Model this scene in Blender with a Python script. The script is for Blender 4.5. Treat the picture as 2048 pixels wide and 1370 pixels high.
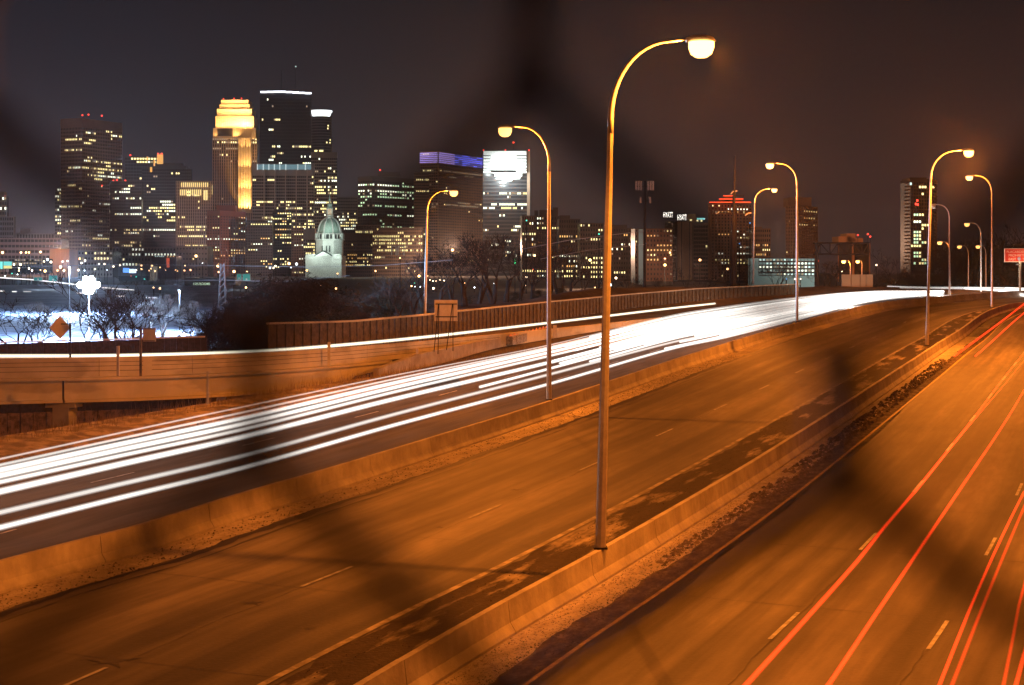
import bpy, math, random
from mathutils import Vector
R = random.Random(7)
sc = bpy.context.scene
for o in list(bpy.data.objects): bpy.data.objects.remove(o)

# ---------------------------------------------------------------- camera, world, exposure
F = 3300.0; HOR = 545.0; CX = 1024.0; CAMZ = 10.4; S = 0.0303
cam_d = bpy.data.cameras.new('camera'); cam = bpy.data.objects.new('camera', cam_d)
sc.collection.objects.link(cam); sc.camera = cam
cam.location = (0, 0, CAMZ); cam.rotation_euler = (math.radians(90), 0, 0)
cam_d.sensor_width = 36; cam_d.lens = 36*F/2048
cam_d.shift_y = -(685-HOR)/2048
cam_d.clip_start = 0.05; cam_d.clip_end = 40000
cam_d.dof.use_dof = True; cam_d.dof.focus_distance = 170; cam_d.dof.aperture_fstop = 7.2
sc.view_settings.view_transform = 'Standard'; sc.view_settings.look = 'None'
sc.view_settings.exposure = 0; sc.view_settings.gamma = 1
sc.cycles.max_bounces = 4; sc.cycles.diffuse_bounces = 2; sc.cycles.glossy_bounces = 2
sc.cycles.volume_bounces = 0; sc.cycles.transparent_max_bounces = 24
sc.cycles.sample_clamp_indirect = 3; sc.cycles.sample_clamp_direct = 0
sc.cycles.use_denoising = True

w = bpy.data.worlds.new('World'); sc.world = w; w.use_nodes = True
nt = w.node_tree; nt.nodes.clear()
out = nt.nodes.new('ShaderNodeOutputWorld'); add = nt.nodes.new('ShaderNodeAddShader')
bg1 = nt.nodes.new('ShaderNodeBackground'); bg2 = nt.nodes.new('ShaderNodeBackground')
sky = nt.nodes.new('ShaderNodeTexSky'); sky.sky_type = 'NISHITA'; sky.sun_disc = False
sky.sun_elevation = math.radians(-9); sky.sun_rotation = math.radians(200)
bg1.inputs[1].default_value = 0.05
nt.links.new(sky.outputs[0], bg1.inputs[0])
# city-lit winter overcast: brighter and warmer low down, lilac over downtown
tc = nt.nodes.new('ShaderNodeTexCoord'); sep = nt.nodes.new('ShaderNodeSeparateXYZ')
nt.links.new(tc.outputs['Generated'], sep.inputs[0])
ab = nt.nodes.new('ShaderNodeMath'); ab.operation = 'ABSOLUTE'
nt.links.new(sep.outputs['Z'], ab.inputs[0])
ramp = nt.nodes.new('ShaderNodeValToRGB'); nt.links.new(ab.outputs[0], ramp.inputs[0])
cr = ramp.color_ramp; cr.elements[0].position = 0.0; cr.elements[0].color = (.048, .038, .043, 1)
cr.elements[1].position = 1.0; cr.elements[1].color = (.014, .012, .015, 1)
e = cr.elements.new(.06); e.color = (.037, .031, .036, 1)
e = cr.elements.new(.16); e.color = (.0205, .0185, .022, 1)
rampx = nt.nodes.new('ShaderNodeValToRGB'); nt.links.new(sep.outputs['X'], rampx.inputs[0])
c2 = rampx.color_ramp; c2.elements[0].position = 0; c2.elements[0].color = (.60, .75, 1.25, 1)
c2.elements[1].position = .12; c2.elements[1].color = (1, 1, 1, 1)
mapx = nt.nodes.new('ShaderNodeMapRange'); mapx.inputs[1].default_value = -.36; mapx.inputs[2].default_value = .2
nt.links.new(sep.outputs['X'], mapx.inputs[0]); nt.links.new(mapx.outputs[0], rampx.inputs[0])
c2.elements[0].color = (1.15, 1.25, 1.7, 1); c2.elements[1].position = .6
cn = nt.nodes.new('ShaderNodeTexNoise'); cn.inputs['Scale'].default_value = 5; cn.inputs['Detail'].default_value = 4
nt.links.new(tc.outputs['Generated'], cn.inputs[0])
cm = nt.nodes.new('ShaderNodeMapRange'); cm.inputs[3].default_value = .85; cm.inputs[4].default_value = 1.15
nt.links.new(cn.outputs[0], cm.inputs[0])
mul = nt.nodes.new('ShaderNodeMixRGB'); mul.blend_type = 'MULTIPLY'; mul.inputs[0].default_value = 1
nt.links.new(ramp.outputs[0], mul.inputs[1]); nt.links.new(rampx.outputs[0], mul.inputs[2])
mul2 = nt.nodes.new('ShaderNodeMixRGB'); mul2.blend_type = 'MULTIPLY'; mul2.inputs[0].default_value = 1
nt.links.new(mul.outputs[0], mul2.inputs[1]); nt.links.new(cm.outputs[0], mul2.inputs[2])
nt.links.new(mul2.outputs[0], bg2.inputs[0]); bg2.inputs[1].default_value = 0.46
nt.links.new(bg1.outputs[0], add.inputs[0]); nt.links.new(bg2.outputs[0], add.inputs[1])
nt.links.new(add.outputs[0], out.inputs[0])

# ---------------------------------------------------------------- helpers
def P(px, py, D): return Vector(((px-CX)*D/F, D, CAMZ-(py-HOR)*D/F))
def zr(y):
    if y < 230: return S*y
    t = min((y-230)/60, 1)
    return S*230 + S*60*(t-t*t/2)
def G(px, py, h=0.0):                      # point h above the road plane seen at px, py
    D = (CAMZ-h)*F/(py-HOR+S*F)
    return ((px-CX)*D/F, D)

def tag(o, label=None, cat=None, group=None, kind=None):
    if label: o['label'] = label
    if cat: o['category'] = cat
    if group: o['group'] = group
    if kind: o['kind'] = kind
    return o
def thing(name, label, cat, loc=(0, 0, 0), group=None):
    o = bpy.data.objects.new(name, None); sc.collection.objects.link(o)
    o.location = loc; o.empty_display_size = .5
    return tag(o, label, cat, group)

class B:
    def __init__(s): s.v = []; s.f = []; s.uv = []
    def add(s, vs, fs):
        n = len(s.v); s.v += [tuple(v) for v in vs]; s.f += [tuple(i+n for i in f) for f in fs]; return s
    def quad(s, a, b, c, d): return s.add([a, b, c, d], [(0, 1, 2, 3)])
    def box(s, x0, x1, y0, y1, z0, z1):
        return s.add([(x0,y0,z0),(x1,y0,z0),(x1,y1,z0),(x0,y1,z0),(x0,y0,z1),(x1,y0,z1),(x1,y1,z1),(x0,y1,z1)],
                     [(0,3,2,1),(4,5,6,7),(0,1,5,4),(1,2,6,5),(2,3,7,6),(3,0,4,7)])
    def obox(s, p, q, w_, z0, z1):         # box along the plan segment p-q, half width w_
        d = Vector((q[0]-p[0], q[1]-p[1])); L = d.length or 1; n = Vector((-d.y, d.x))/L*w_
        c = [(p[0]+n.x,p[1]+n.y),(p[0]-n.x,p[1]-n.y),(q[0]-n.x,q[1]-n.y),(q[0]+n.x,q[1]+n.y)]
        z0 = z0 if isinstance(z0, tuple) else (z0, z0); z1 = z1 if isinstance(z1, tuple) else (z1, z1)
        return s.add([(*c[0],z0[0]),(*c[1],z0[0]),(*c[2],z0[1]),(*c[3],z0[1]),(*c[0],z1[0]),(*c[1],z1[0]),(*c[2],z1[1]),(*c[3],z1[1])],
                     [(0,3,2,1),(4,5,6,7),(0,1,5,4),(1,2,6,5),(2,3,7,6),(3,0,4,7)])
    def prism(s, pts, z0, z1):
        n = len(pts)
        vs = [(p[0],p[1],z0) for p in pts]+[(p[0],p[1],z1) for p in pts]
        return s.add(vs, [tuple(range(n))[::-1], tuple(range(n, 2*n))]+[(i,(i+1)%n,(i+1)%n+n,i+n) for i in range(n)])
    def tube(s, pts, rs, n=8, cap=True):
        pts = [Vector(p) for p in pts]
        if not isinstance(rs, (list, tuple)): rs = [rs]*len(pts)
        vs = []; fs = []; prev = None
        for i, p in enumerate(pts):
            t = (pts[min(i+1, len(pts)-1)]-pts[max(i-1, 0)]).normalized()
            if prev is None:
                a = Vector((0,0,1)) if abs(t.z) < .9 else Vector((1,0,0)); u = t.cross(a).normalized()
            else:
                u = (prev - t*prev.dot(t)).normalized()
            prev = u; v = t.cross(u)
            for k in range(n):
                an = 2*math.pi*k/n; vs.append(p+(u*math.cos(an)+v*math.sin(an))*rs[i])
        for i in range(len(pts)-1):
            for k in range(n):
                k2 = (k+1) % n; fs.append((i*n+k, i*n+k2, (i+1)*n+k2, (i+1)*n+k))
        if cap:
            fs.append(tuple(range(n))[::-1]); fs.append(tuple((len(pts)-1)*n+k for k in range(n)))
        return s.add(vs, fs)
    def lathe(s, c, prof, n=24):           # prof: list of (r, z)
        vs = []; fs = []
        for r, z in prof:
            for k in range(n):
                an = 2*math.pi*k/n; vs.append((c[0]+r*math.cos(an), c[1]+r*math.sin(an), z))
        for i in range(len(prof)-1):
            for k in range(n):
                k2 = (k+1) % n; fs.append((i*n+k, i*n+k2, (i+1)*n+k2, (i+1)*n+k))
        fs.append(tuple(range(n))[::-1]); fs.append(tuple((len(prof)-1)*n+k for k in range(n)))
        return s.add(vs, fs)
    def ball(s, c, r, n=8, m=5, sz=1):
        pr = [(max(r*math.sin(math.pi*i/m), r*.02), c[2]-r*sz*math.cos(math.pi*i/m)) for i in range(m+1)]
        return s.lathe(c, pr, n)
    def build(s, name, mat, parent=None, smooth=False, uv=None):
        me = bpy.data.meshes.new(name)
        off = Vector(parent_world(parent)) if parent else Vector((0,0,0))
        me.from_pydata([(v[0]-off.x, v[1]-off.y, v[2]-off.z) for v in s.v], [], s.f)
        if mat: me.materials.append(mat)
        if smooth: me.polygons.foreach_set('use_smooth', [True]*len(me.polygons))
        if uv:
            l = me.uv_layers.new(name='UVMap')
            for lp in me.loops: l.data[lp.index].uv = uv[lp.vertex_index]
        me.update()
        o = bpy.data.objects.new(name, me); sc.collection.objects.link(o)
        if parent: o.parent = parent
        return o
def parent_world(p):
    v = Vector((0,0,0))
    while p is not None: v += Vector(p.location); p = p.parent
    return v

def cr_spline(pts, step=2.0):
    pts = [Vector(p) for p in pts]; pts = [2*pts[0]-pts[1]]+pts+[2*pts[-1]-pts[-2]]; o = []
    for i in range(1, len(pts)-2):
        p0, p1, p2, p3 = pts[i-1:i+3]; n = max(1, int((p2-p1).length/step))
        d1 = (p2-p1).length
        m1 = (p2-p0)/max((p2-p0).length, 1e-6)*d1; m2 = (p3-p1)/max((p3-p1).length, 1e-6)*d1
        for k in range(n):
            t = k/n; t2 = t*t; t3 = t2*t
            o.append((2*t3-3*t2+1)*p1+(t3-2*t2+t)*m1+(-2*t3+3*t2)*p2+(t3-t2)*m2)
    o.append(pts[-2]); return o
class Curve:
    def __init__(s, pts, step=2.0):
        s.p = cr_spline([(x, y) for x, y in pts], step); s.s = [0]
        for a, b in zip(s.p, s.p[1:]): s.s.append(s.s[-1]+(b-a).length)
        s.t = []
        for i in range(len(s.p)):
            s.t.append((s.p[min(i+1, len(s.p)-1)]-s.p[max(i-1, 0)]).normalized())
        s.n = [Vector((-t.y, t.x)) for t in s.t]      # left
    def off(s, u, i): return s.p[i]+s.n[i]*u
    def at(s, d, u=0):
        d = max(0, min(d, s.s[-1]-1e-6))
        lo, hi = 0, len(s.s)-1
        while hi-lo > 1:
            m = (lo+hi)//2
            if s.s[m] <= d: lo = m
            else: hi = m
        k = (d-s.s[lo])/(s.s[lo+1]-s.s[lo]); n = s.n[lo].lerp(s.n[lo+1], k).normalized()
        return s.p[lo].lerp(s.p[lo+1], k)+n*u
    def s_at_y(s, y):
        for i, p in enumerate(s.p):
            if p.y >= y: return s.s[i]
        return s.s[-1]
    def side(s, x, y):                      # signed distance, left positive
        best = 1e18; bi = 0
        for i in range(0, len(s.p), 2):
            d = (s.p[i].x-x)**2+(s.p[i].y-y)**2
            if d < best: best = d; bi = i
        return (Vector((x, y))-s.p[bi]).dot(s.n[bi])

# ---------------------------------------------------------------- materials
def mat(name, col, rough=.8, col2=None, scale=1.0, uvc=None, detail=5, metal=0, bump=0, thr=(.4, .6), extra=None, spec=.3):
    m = bpy.data.materials.new(name); m.use_nodes = True; t = m.node_tree; b = t.nodes['Principled BSDF']
    b.inputs['Base Color'].default_value = (*col, 1); b.inputs['Roughness'].default_value = rough
    b.inputs['Metallic'].default_value = metal
    b.inputs['Specular IOR Level'].default_value = spec
    if col2:
        c = t.nodes.new('ShaderNodeTexCoord'); mp = t.nodes.new('ShaderNodeMapping'); n = t.nodes.new('ShaderNodeTexNoise')
        t.links.new(c.outputs['UV' if uvc else 'Object'], mp.inputs[0])
        mp.inputs['Scale'].default_value = uvc if uvc else (scale, scale, scale)
        n.inputs['Scale'].default_value = 1; n.inputs['Detail'].default_value = detail; n.inputs['Roughness'].default_value = .62
        t.links.new(mp.outputs[0], n.inputs[0])
        r = t.nodes.new('ShaderNodeValToRGB'); t.links.new(n.outputs[0], r.inputs[0])
        r.color_ramp.elements[0].position = thr[0]; r.color_ramp.elements[0].color = (*col, 1)
        r.color_ramp.elements[1].position = thr[1]; r.color_ramp.elements[1].color = (*col2, 1)
        last = r.outputs[0]
        for (sc2, amt, th) in (extra or []):     # extra multiplied noise layers
            mp2 = t.nodes.new('ShaderNodeMapping'); n2 = t.nodes.new('ShaderNodeTexNoise')
            t.links.new(c.outputs['UV' if uvc else 'Object'], mp2.inputs[0]); mp2.inputs['Scale'].default_value = sc2
            mp2.inputs['Location'].default_value = (3.1, 7.7, 1.3)
            n2.inputs['Scale'].default_value = 1; n2.inputs['Detail'].default_value = 6
            t.links.new(mp2.outputs[0], n2.inputs[0])
            r2 = t.nodes.new('ShaderNodeValToRGB'); t.links.new(n2.outputs[0], r2.inputs[0])
            r2.color_ramp.elements[0].position = th[0]; r2.color_ramp.elements[0].color = (amt, amt, amt, 1)
            r2.color_ramp.elements[1].position = th[1]; r2.color_ramp.elements[1].color = (1, 1, 1, 1)
            mx = t.nodes.new('ShaderNodeMixRGB'); mx.blend_type = 'MULTIPLY'; mx.inputs[0].default_value = 1
            t.links.new(last, mx.inputs[1]); t.links.new(r2.outputs[0], mx.inputs[2]); last = mx.outputs[0]
        t.links.new(last, b.inputs['Base Color'])
        if bump:
            n3 = t.nodes.new('ShaderNodeTexNoise'); n3.inputs['Scale'].default_value = 9; n3.inputs['Detail'].default_value = 6
            t.links.new(c.outputs['Object'], n3.inputs[0])
            bp = t.nodes.new('ShaderNodeBump'); bp.inputs['Strength'].default_value = bump; bp.inputs['Distance'].default_value = .04
            t.links.new(n3.outputs[0], bp.inputs['Height']); t.links.new(bp.outputs[0], b.inputs['Normal'])
    return m
def beam(name, col, st):
    # light drawn out by passing lamps: adds its own light, hides and shades nothing
    m = emis(name, col, st, True); t = m.node_tree; o = [n for n in t.nodes if n.type == 'OUTPUT_MATERIAL'][0]; e = [n for n in t.nodes if n.type == 'EMISSION'][0]
    tr = t.nodes.new('ShaderNodeBsdfTransparent'); ad = t.nodes.new('ShaderNodeAddShader')
    t.links.new(e.outputs[0], ad.inputs[0]); t.links.new(tr.outputs[0], ad.inputs[1]); t.links.new(ad.outputs[0], o.inputs[0]); return m
def emis(name, col, st, sample=False):
    m = bpy.data.materials.new(name); m.use_nodes = True; t = m.node_tree; t.nodes.clear()
    e = t.nodes.new('ShaderNodeEmission'); o = t.nodes.new('ShaderNodeOutputMaterial')
    e.inputs[0].default_value = (*col, 1); e.inputs[1].default_value = st; t.links.new(e.outputs[0], o.inputs[0])
    m.cycles.emission_sampling = 'AUTO' if sample else 'NONE'
    return m
SOD = (1.0, .235, .018)
M = {}
M['slab'] = mat('slab_concrete', (.075,.065,.055), .7, (.225,.205,.175), uvc=(.55,.035,1), thr=(.3,.66), bump=.25,
   extra=[((.8,.016,1), .42, (.40,.56)), ((3.0,.5,1), .82, (.4,.6)), ((.10,.05,1), .5, (.40,.56))], spec=.35)
M['asphalt'] = mat('old_asphalt', (.03,.029,.027), .75, (.085,.08,.072), uvc=(.7,.03,1), thr=(.35,.7), bump=.3,
   extra=[((1.6,.15,1), .5, (.42,.55))], spec=.2)
M['wet'] = mat('wet_shoulder', (.035,.026,.02), .8, (.34,.30,.25), uvc=(.9,.16,1), thr=(.52,.62), bump=.6,
   extra=[((5,2,1), .7, (.4,.6)), ((1.2,.05,1), .6, (.4,.6))], spec=.15)
M['gravel'] = mat('dark_gravel', (.05,.036,.028), .9, (.17,.135,.10), uvc=(3,1.2,1), thr=(.42,.66), bump=.8, extra=[((9,6,1), .6, (.4,.55))], spec=.15)
M['sand'] = mat('salted_sand', (.32,.28,.22), .9, (.46,.42,.35), uvc=(2,.9,1), thr=(.35,.65), bump=.8,
   extra=[((9,9,1), .55, (.36,.44)), ((.8,.12,1), .75, (.4,.6))], spec=.2)
M['barrier'] = mat('barrier_concrete', (.30,.27,.235), .75, (.44,.41,.36), scale=.8, thr=(.35,.65), bump=.3,
   extra=[((.5,.5,.5), .80, (.38,.6)), ((4,4,1.5), .9, (.4,.6))])
M['parapet'] = mat('parapet_concrete', (.40,.38,.28), .8, (.54,.51,.40), scale=.25, thr=(.4,.6), extra=[((.12,.12,.5), .72, (.45,.5))])
M['dirt'] = mat('frozen_dirt', (.17,.14,.10), .95, (.42,.36,.28), scale=1.1, thr=(.42,.62), bump=1.0)
M['earth'] = mat('dark_earth', (.035,.028,.022), .95, (.08,.07,.055), scale=.2, thr=(.4,.6))
M['snow'] = mat('trampled_snow', (.26,.33,.48), .7, (.52,.60,.74), scale=.05, thr=(.35,.65), extra=[((.4,.4,.4), .6, (.4,.55))])
M['fpaint'] = mat('faded_paint', (.16,.145,.12), .7, (.36,.33,.28), scale=1.5, thr=(.45,.6))
M['paint'] = mat('worn_white_paint', (.17,.17,.165), .6, (.40,.41,.42), scale=3, thr=(.35,.62))
M['ypaint'] = mat('worn_yellow_paint', (.25,.17,.05), .6, (.48,.33,.06), scale=3, thr=(.35,.6))
M['joint'] = mat('joint_tar', (.02,.018,.016), .6)
M['steel'] = mat('galvanised_steel', (.42,.41,.39), .38, (.52,.51,.49), scale=4, thr=(.4,.6), metal=.55)
M['dsteel'] = mat('dark_steel', (.012,.011,.011), .8)
M['wire'] = mat('fence_wire', (.03,.027,.025), .7)
M['wood'] = mat('timber_wall', (.06,.05,.03), .85, (.14,.115,.075), scale=2.5, thr=(.35,.65))
M['bark'] = mat('bark', (.016,.014,.012), .9, (.032,.027,.023), scale=4, thr=(.4,.6))
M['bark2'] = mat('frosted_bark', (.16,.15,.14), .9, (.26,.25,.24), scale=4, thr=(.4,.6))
M['needle'] = mat('dark_needles', (.015,.02,.012), .9, (.035,.04,.025), scale=2, thr=(.4,.6))
M['rock'] = mat('dark_rock', (.05,.04,.03), .9, (.15,.12,.09), scale=3, thr=(.4,.6))
M['pebble'] = mat('pebble', (.04,.03,.025), .9, (.10,.08,.06), scale=3, thr=(.4,.6))
M['signback'] = mat('aluminium_sign_back', (.40,.38,.35), .5, (.48,.46,.43), scale=2, thr=(.4,.6), metal=.3)
M['lens'] = emis('sodium_lens', (1.0, .50, .13), 7)
M['wlens'] = emis('halide_lens', (.8, .93, 1.0), 90)
WH = (1.0, .97, .90); RD = (1.0, .035, .008)
def shells(name, col, st): return [beam(name+'_edge', col, st*.16), beam(name+'_body', col, st*.34), beam(name+'_core', col, st*.5)]
TRM = {'w3': shells('headlight_streak', WH, .85), 'w2': shells('headlight_streak', WH, .62), 'w1': shells('dim_headlight_streak', WH, .42), 'w0': shells('faint_headlight_streak', WH, .3),
       'mass': shells('headlight_mass', WH, .75), 'ramp': shells('ramp_headlight_streak', (1.0, .90, .66), .95), 'r1': shells('taillight_streak', RD, 1.0), 'r0': shells('dim_taillight_streak', RD, .5)}
M['red'] = emis('red_beacon', (1, .05, .03), 4)
M['sodsmall'] = emis('distant_sodium', (1, .52, .2), 9)
M['whsmall'] = emis('distant_white', (.85, .95, 1), 8)
M['warmsmall'] = emis('distant_warm', (1, .78, .5), 9)
LIT = {'y': emis('lit_yellow', (1, .82, .34), 2.4), 'w': emis('lit_white', (.95, 1, .76), 2.6), 'o': emis('lit_amber', (1, .55, .17), 1.7),
       'g': emis('lit_green_white', (.68, 1, .58), 1.7), 'd': emis('lit_dim', (.9, .68, .4), .55), 'b': emis('lit_blue', (.25, .5, 1), 1.4),
       'c': emis('lit_cool', (.72, 1, .92), 1.3)}
# ---------------------------------------------------------------- plan curves of the two median barriers
B2 = Curve([(-42,-30),(-30,5)]+[G(x, y, .85) for x, y in [(0,1121),(268,1052),(465,991),(715,919),(1091,804),(1395,704),(1591,646),(1760,605)]]+
           [(56,214),(72,232),(97,250),(150,268),(260,290)])
B1 = Curve([(-37,-60),(-15,2)]+[G(x, y, .85) for x, y in [(715,1370),(1010,1200),(1200,1098),(1450,955),(1620,850),(1800,735),(1910,665),(2012,609)]]+
           [(70,207),(92,226),(140,246),(260,270)])

def strip(name, curve, a, b, zo, m, s0=None, s1=None, parent=None, n=2, kind='structure', label=None, noise=0, seed=1):
    """sheet between offsets a and b (numbers or functions of s, left positive) of a curve"""
    bb = B(); uv = []; r = random.Random(seed)
    idx = [i for i in range(len(curve.p)) if (s0 is None or curve.s[i] >= s0) and (s1 is None or curve.s[i] <= s1)]
    fa = a if callable(a) else (lambda s: a); fb = b if callable(b) else (lambda s: b)
    fz = zo if callable(zo) else (lambda s, u: zo)
    for i in idx:
        for k in range(n):
            t = k/(n-1); u = fa(curve.s[i])*(1-t)+fb(curve.s[i])*t; p = curve.off(u, i)
            bb.v.append((p.x, p.y, zr(p.y)+fz(curve.s[i], u)+(r.uniform(-noise, noise) if 0 < k < n-1 else 0)))
            uv.append((u, curve.s[i]))
    for j in range(len(idx)-1):
        for k in range(n-1):
            q = j*n+k; bb.f.append((q, q+n, q+n+1, q+1) if fa(0) > fb(0) else (q, q+1, q+n+1, q+n))
    o = bb.build(name, m, parent, uv=uv, smooth=noise > 0)
    if parent is None: tag(o, label=label, kind=kind)
    return o

# terrain: one sheet to beyond the horizon
def lerp_t(x, xs, ys):
    if x <= xs[0]: return ys[0]
    for a, b, c, d in zip(xs, xs[1:], ys, ys[1:]):
        if x <= b: return c+(d-c)*(x-a)/(b-a)
    return ys[-1]
def sm(a, b, x):
    t = max(0, min(1, (x-a)/(b-a))); return t*t*(3-2*t)
LOWF = lambda y: lerp_t(y, [-80,60,90,110,135,170,300,500,800,1500,40000], [-6,-4,-3.4,-2,2.4,3.3,3.9,5,6.3,7.4,8.3])
VO = lambda y: lerp_t(y, [70,97,111,141,175], [21,18.5,16.3,15.5,14.5])     # outer and inner edge of the verge
VI = lambda y: lerp_t(y, [70,88,105,131,175,220], [16.2,14.6,13.2,11.8,11.0,11.0])
def terr(x, y):
    base = zr(y)-.12
    u = B2.side(x, y) if y < 330 and abs(x) < 260 else (60 if x < .3*y else -60)
    w_ = sm(VO(y)+.2, VO(y)+4.5, u) if y < 112 else sm(19+lerp_t(y,[112,150],[0,18]), 25+lerp_t(y,[112,150],[0,18]), u)
    z = base*(1-w_)+min(LOWF(y), base)*w_ if y < 300 else LOWF(y)
    if y >= 230 and y < 300: z = base*(1-w_)+LOWF(y)*w_
    # wooded embankment beyond the ramp, added to block the city lights behind
    px = CX+x*F/max(y, 1)
    if 170 < y < 420:
        hgt = lerp_t(px, [430,560,760,1150,1500,1750,1900], [0,2.6,3.1,2.5,1.2,.6,0])
        z += hgt*sm(172, 215, y)*(1-sm(330, 415, y))*(1 if u > 40 else sm(30, 40, u))
    return z
ys = [-80,-40,0,20]+[30+4*i for i in range(70)]+[320,350,400,460,540,640,800,1000,1300,1700,2400,3400,4800,6300]
bb = B(); nx = 0
for y in ys:
    half = max(120, abs(y)*.62)
    xs = [(-1+2*i/110)*half for i in range(111)]; nx = len(xs)
    for x in xs: bb.v.append((x, y, terr(x, y)))
for j in range(len(ys)-1):
    for i in range(nx-1): bb.f.append((j*nx+i, j*nx+i+1, (j+1)*nx+i+1, (j+1)*nx+i))
ter = bb.build('ground', M['earth'], smooth=True); ter.data.materials.append(M['snow'])
for p in ter.data.polygons:
    c = p.center; px = CX+c.x*F/max(c.y, 1)
    if c.y > 118 and c.y < 640 and px < 470+R.uniform(-25, 25): p.material_index = 1
tag(ter, 'dark winter ground with lit snow on the left', kind='structure')

# carriageways
rc = strip('right_carriageway', B1, -.25, -26, .0, M['slab'], n=3, label='concrete carriageway with red tail light streaks')
mc = strip('middle_carriageway', B2, -.25, lambda s: -17.5, .0, M['slab'], n=3, label='empty concrete carriageway between the two barriers', s1=B2.s_at_y(252))
lc = strip('left_carriageway', B2, lambda s: VI(B2.at(s).y)+(.3 if B2.at(s).y < 175 else 5), .25, .0, M['asphalt'], n=3, label='dark carriageway crossed by white headlight streaks')
# ragged wet shoulder and grit beside the barriers, each its own thin sheet
rn = random.Random(3)
def ragged(base, amp, seed):
    r = random.Random(seed); ph = [r.uniform(0, 6.28) for _ in range(5)]
    return lambda s: base+amp*(.5*math.sin(s*.9+ph[0])+.35*math.sin(s*2.3+ph[1])+.4*math.sin(s*.31+ph[2])+.25*math.sin(s*4.7+ph[3]))
FB1 = Curve(B1.p[::1], .5); FB2 = Curve(B2.p[::1], .5)
def y2s(c, y): return c.s_at_y(y)
strip('wet_shoulder', FB1, ragged(3.2, .18, 1), .25, .006, M['wet'], s0=y2s(FB1, 25), s1=y2s(FB1, 200), label='dark wet shoulder left of the near barrier')
strip('gritty_shoulder', FB1, -.28, ragged(-1.42, .12, 2), .006, M['sand'], s0=y2s(FB1, 25), s1=y2s(FB1, 150), label='salt and grit strip right of the near barrier')
strip('dark_gravel', FB1, ragged(-1.32, .15, 5), ragged(-2.1, .05, 4), .010, M['gravel'], s0=y2s(FB1, 25), s1=y2s(FB1, 200), label='dark gravel beside the yellow edge line')
strip('salted_shoulder', FB2, -.28, ragged(-1.7, .10, 6), .006, M['sand'], s0=y2s(FB2, 25), s1=y2s(FB2, 230), label='salted shoulder below the far barrier')
strip('tar_crack', FB2, ragged(-1.72, .13, 7), ragged(-2.02, .15, 8), .010, M['joint'], s0=y2s(FB2, 25), s1=y2s(FB2, 170), label='ragged dark gutter along the far barrier shoulder')
strip('tar_seam', FB2, ragged(-2.35, .05, 7), ragged(-2.44, .06, 9), .010, M['joint'], s0=y2s(FB2, 25), s1=y2s(FB2, 170), label='thin dark seam beside the gutter')
# painted lines
strip('edge_line', FB1, -2.12, -2.24, .014, M['ypaint'], s0=y2s(FB1, 25), s1=y2s(FB1, 200), parent=rc)
strip('edge_line', FB1, 3.45, 3.25, .014, M['fpaint'], s0=y2s(FB1, 25), s1=y2s(FB1, 200), parent=mc)
strip('edge_line', FB2, 2.2, 2.1, .014, M['paint'], s0=y2s(FB2, 40), s1=y2s(FB2, 200), parent=lc)
def dash(curve, s, u, parent, m=M['paint'], L=3.05, w=.11):
    b_ = B(); vs = []
    for k in range(4):
        for sg in (1, -1):
            p = curve.at(s+L*k/3, u+sg*w/2); vs.append((p.x, p.y, zr(p.y)+.014))
    b_.add(vs, [(2*k, 2*k+1, 2*k+3, 2*k+2) for k in range(3)]); b_.build('lane_dash', m, parent)
def phase(curve, gx, gy):
    best = min(range(len(curve.p)), key=lambda i: (curve.p[i].x-gx)**2+(curve.p[i].y-gy)**2)
    return curve.s[best]
for (px, py) in ((1565,1255), (1875,1272)):
    g = G(px, py); s0 = phase(FB1, *g); u0 = (Vector(g)-FB1.at(s0)).dot(Vector(FB1.n[min(range(len(FB1.s)), key=lambda i: abs(FB1.s[i]-s0))]))
    for k in range(-1, 12): dash(FB1, s0-1.5+12.0*k, u0, rc)
for k in range(-1, 12): dash(FB1, phase(FB1, *G(1565,1255))-1.5+12.0*k, -13.6, rc)
g = G(655, 1150); s0 = phase(FB1, *g)
for k in range(-2, 12): dash(FB1, s0-1.5+12.0*k, 7.45, mc)
for k in range(0, 14):
    for u in (6.0, 9.6, 13.2): dash(FB2, y2s(FB2, 40)+12.0*k, u, lc)
# transverse slab joints and lengthwise cracks
def joint(curve, s, u0, u1, parent, w=.03):
    b_ = B(); n = 6
    vs = []
    for k in range(n+1):
        u = u0+(u1-u0)*k/n; j = R.uniform(-.03, .03)
        for d in (-w, w):
            p = curve.at(s+d+j, u); vs.append((p.x, p.y, zr(p.y)+.008))
    b_.add(vs, [(2*k, 2*k+1, 2*k+3, 2*k+2) for k in range(n)]); b_.build('slab_joint', M['joint'], parent)
for k in range(11): joint(FB1, y2s(FB1, 38)+9.4+k*8.2, -2.4, -25, rc, .012 if k != 1 else .03)
for k in range(11): joint(FB1, y2s(FB1, 36)+k*8.2, 3.5, 12.5, mc, .010)
def crack(curve, s0, s1, u, parent, w=.018):
    b_ = B(); vs = []; n = int((s1-s0)/.35); x = 0
    for k in range(n+1):
        x = x*.8+R.uniform(-.04, .04); ww = w*R.uniform(.2, 1.2)
        for sg in (1, -1):
            p = curve.at(s0+(s1-s0)*k/n, u+x+sg*ww); vs.append((p.x, p.y, zr(p.y)+.011))
    b_.add(vs, [(2*k, 2*k+1, 2*k+3, 2*k+2) for k in range(n)]); b_.build('crack', M['joint'], parent)
sA = phase(FB1, *G(1565,1255))
crack(FB1, sA-9, sA-1, -6.45, rc); crack(FB1, sA+1, sA+7, -6.4, rc); crack(FB1, sA+13, sA+20, -6.4, rc)
crack(FB1, sA-6, sA-1, -10.0, rc); crack(FB1, sA+1.5, sA+6, -9.95, rc)
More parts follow.
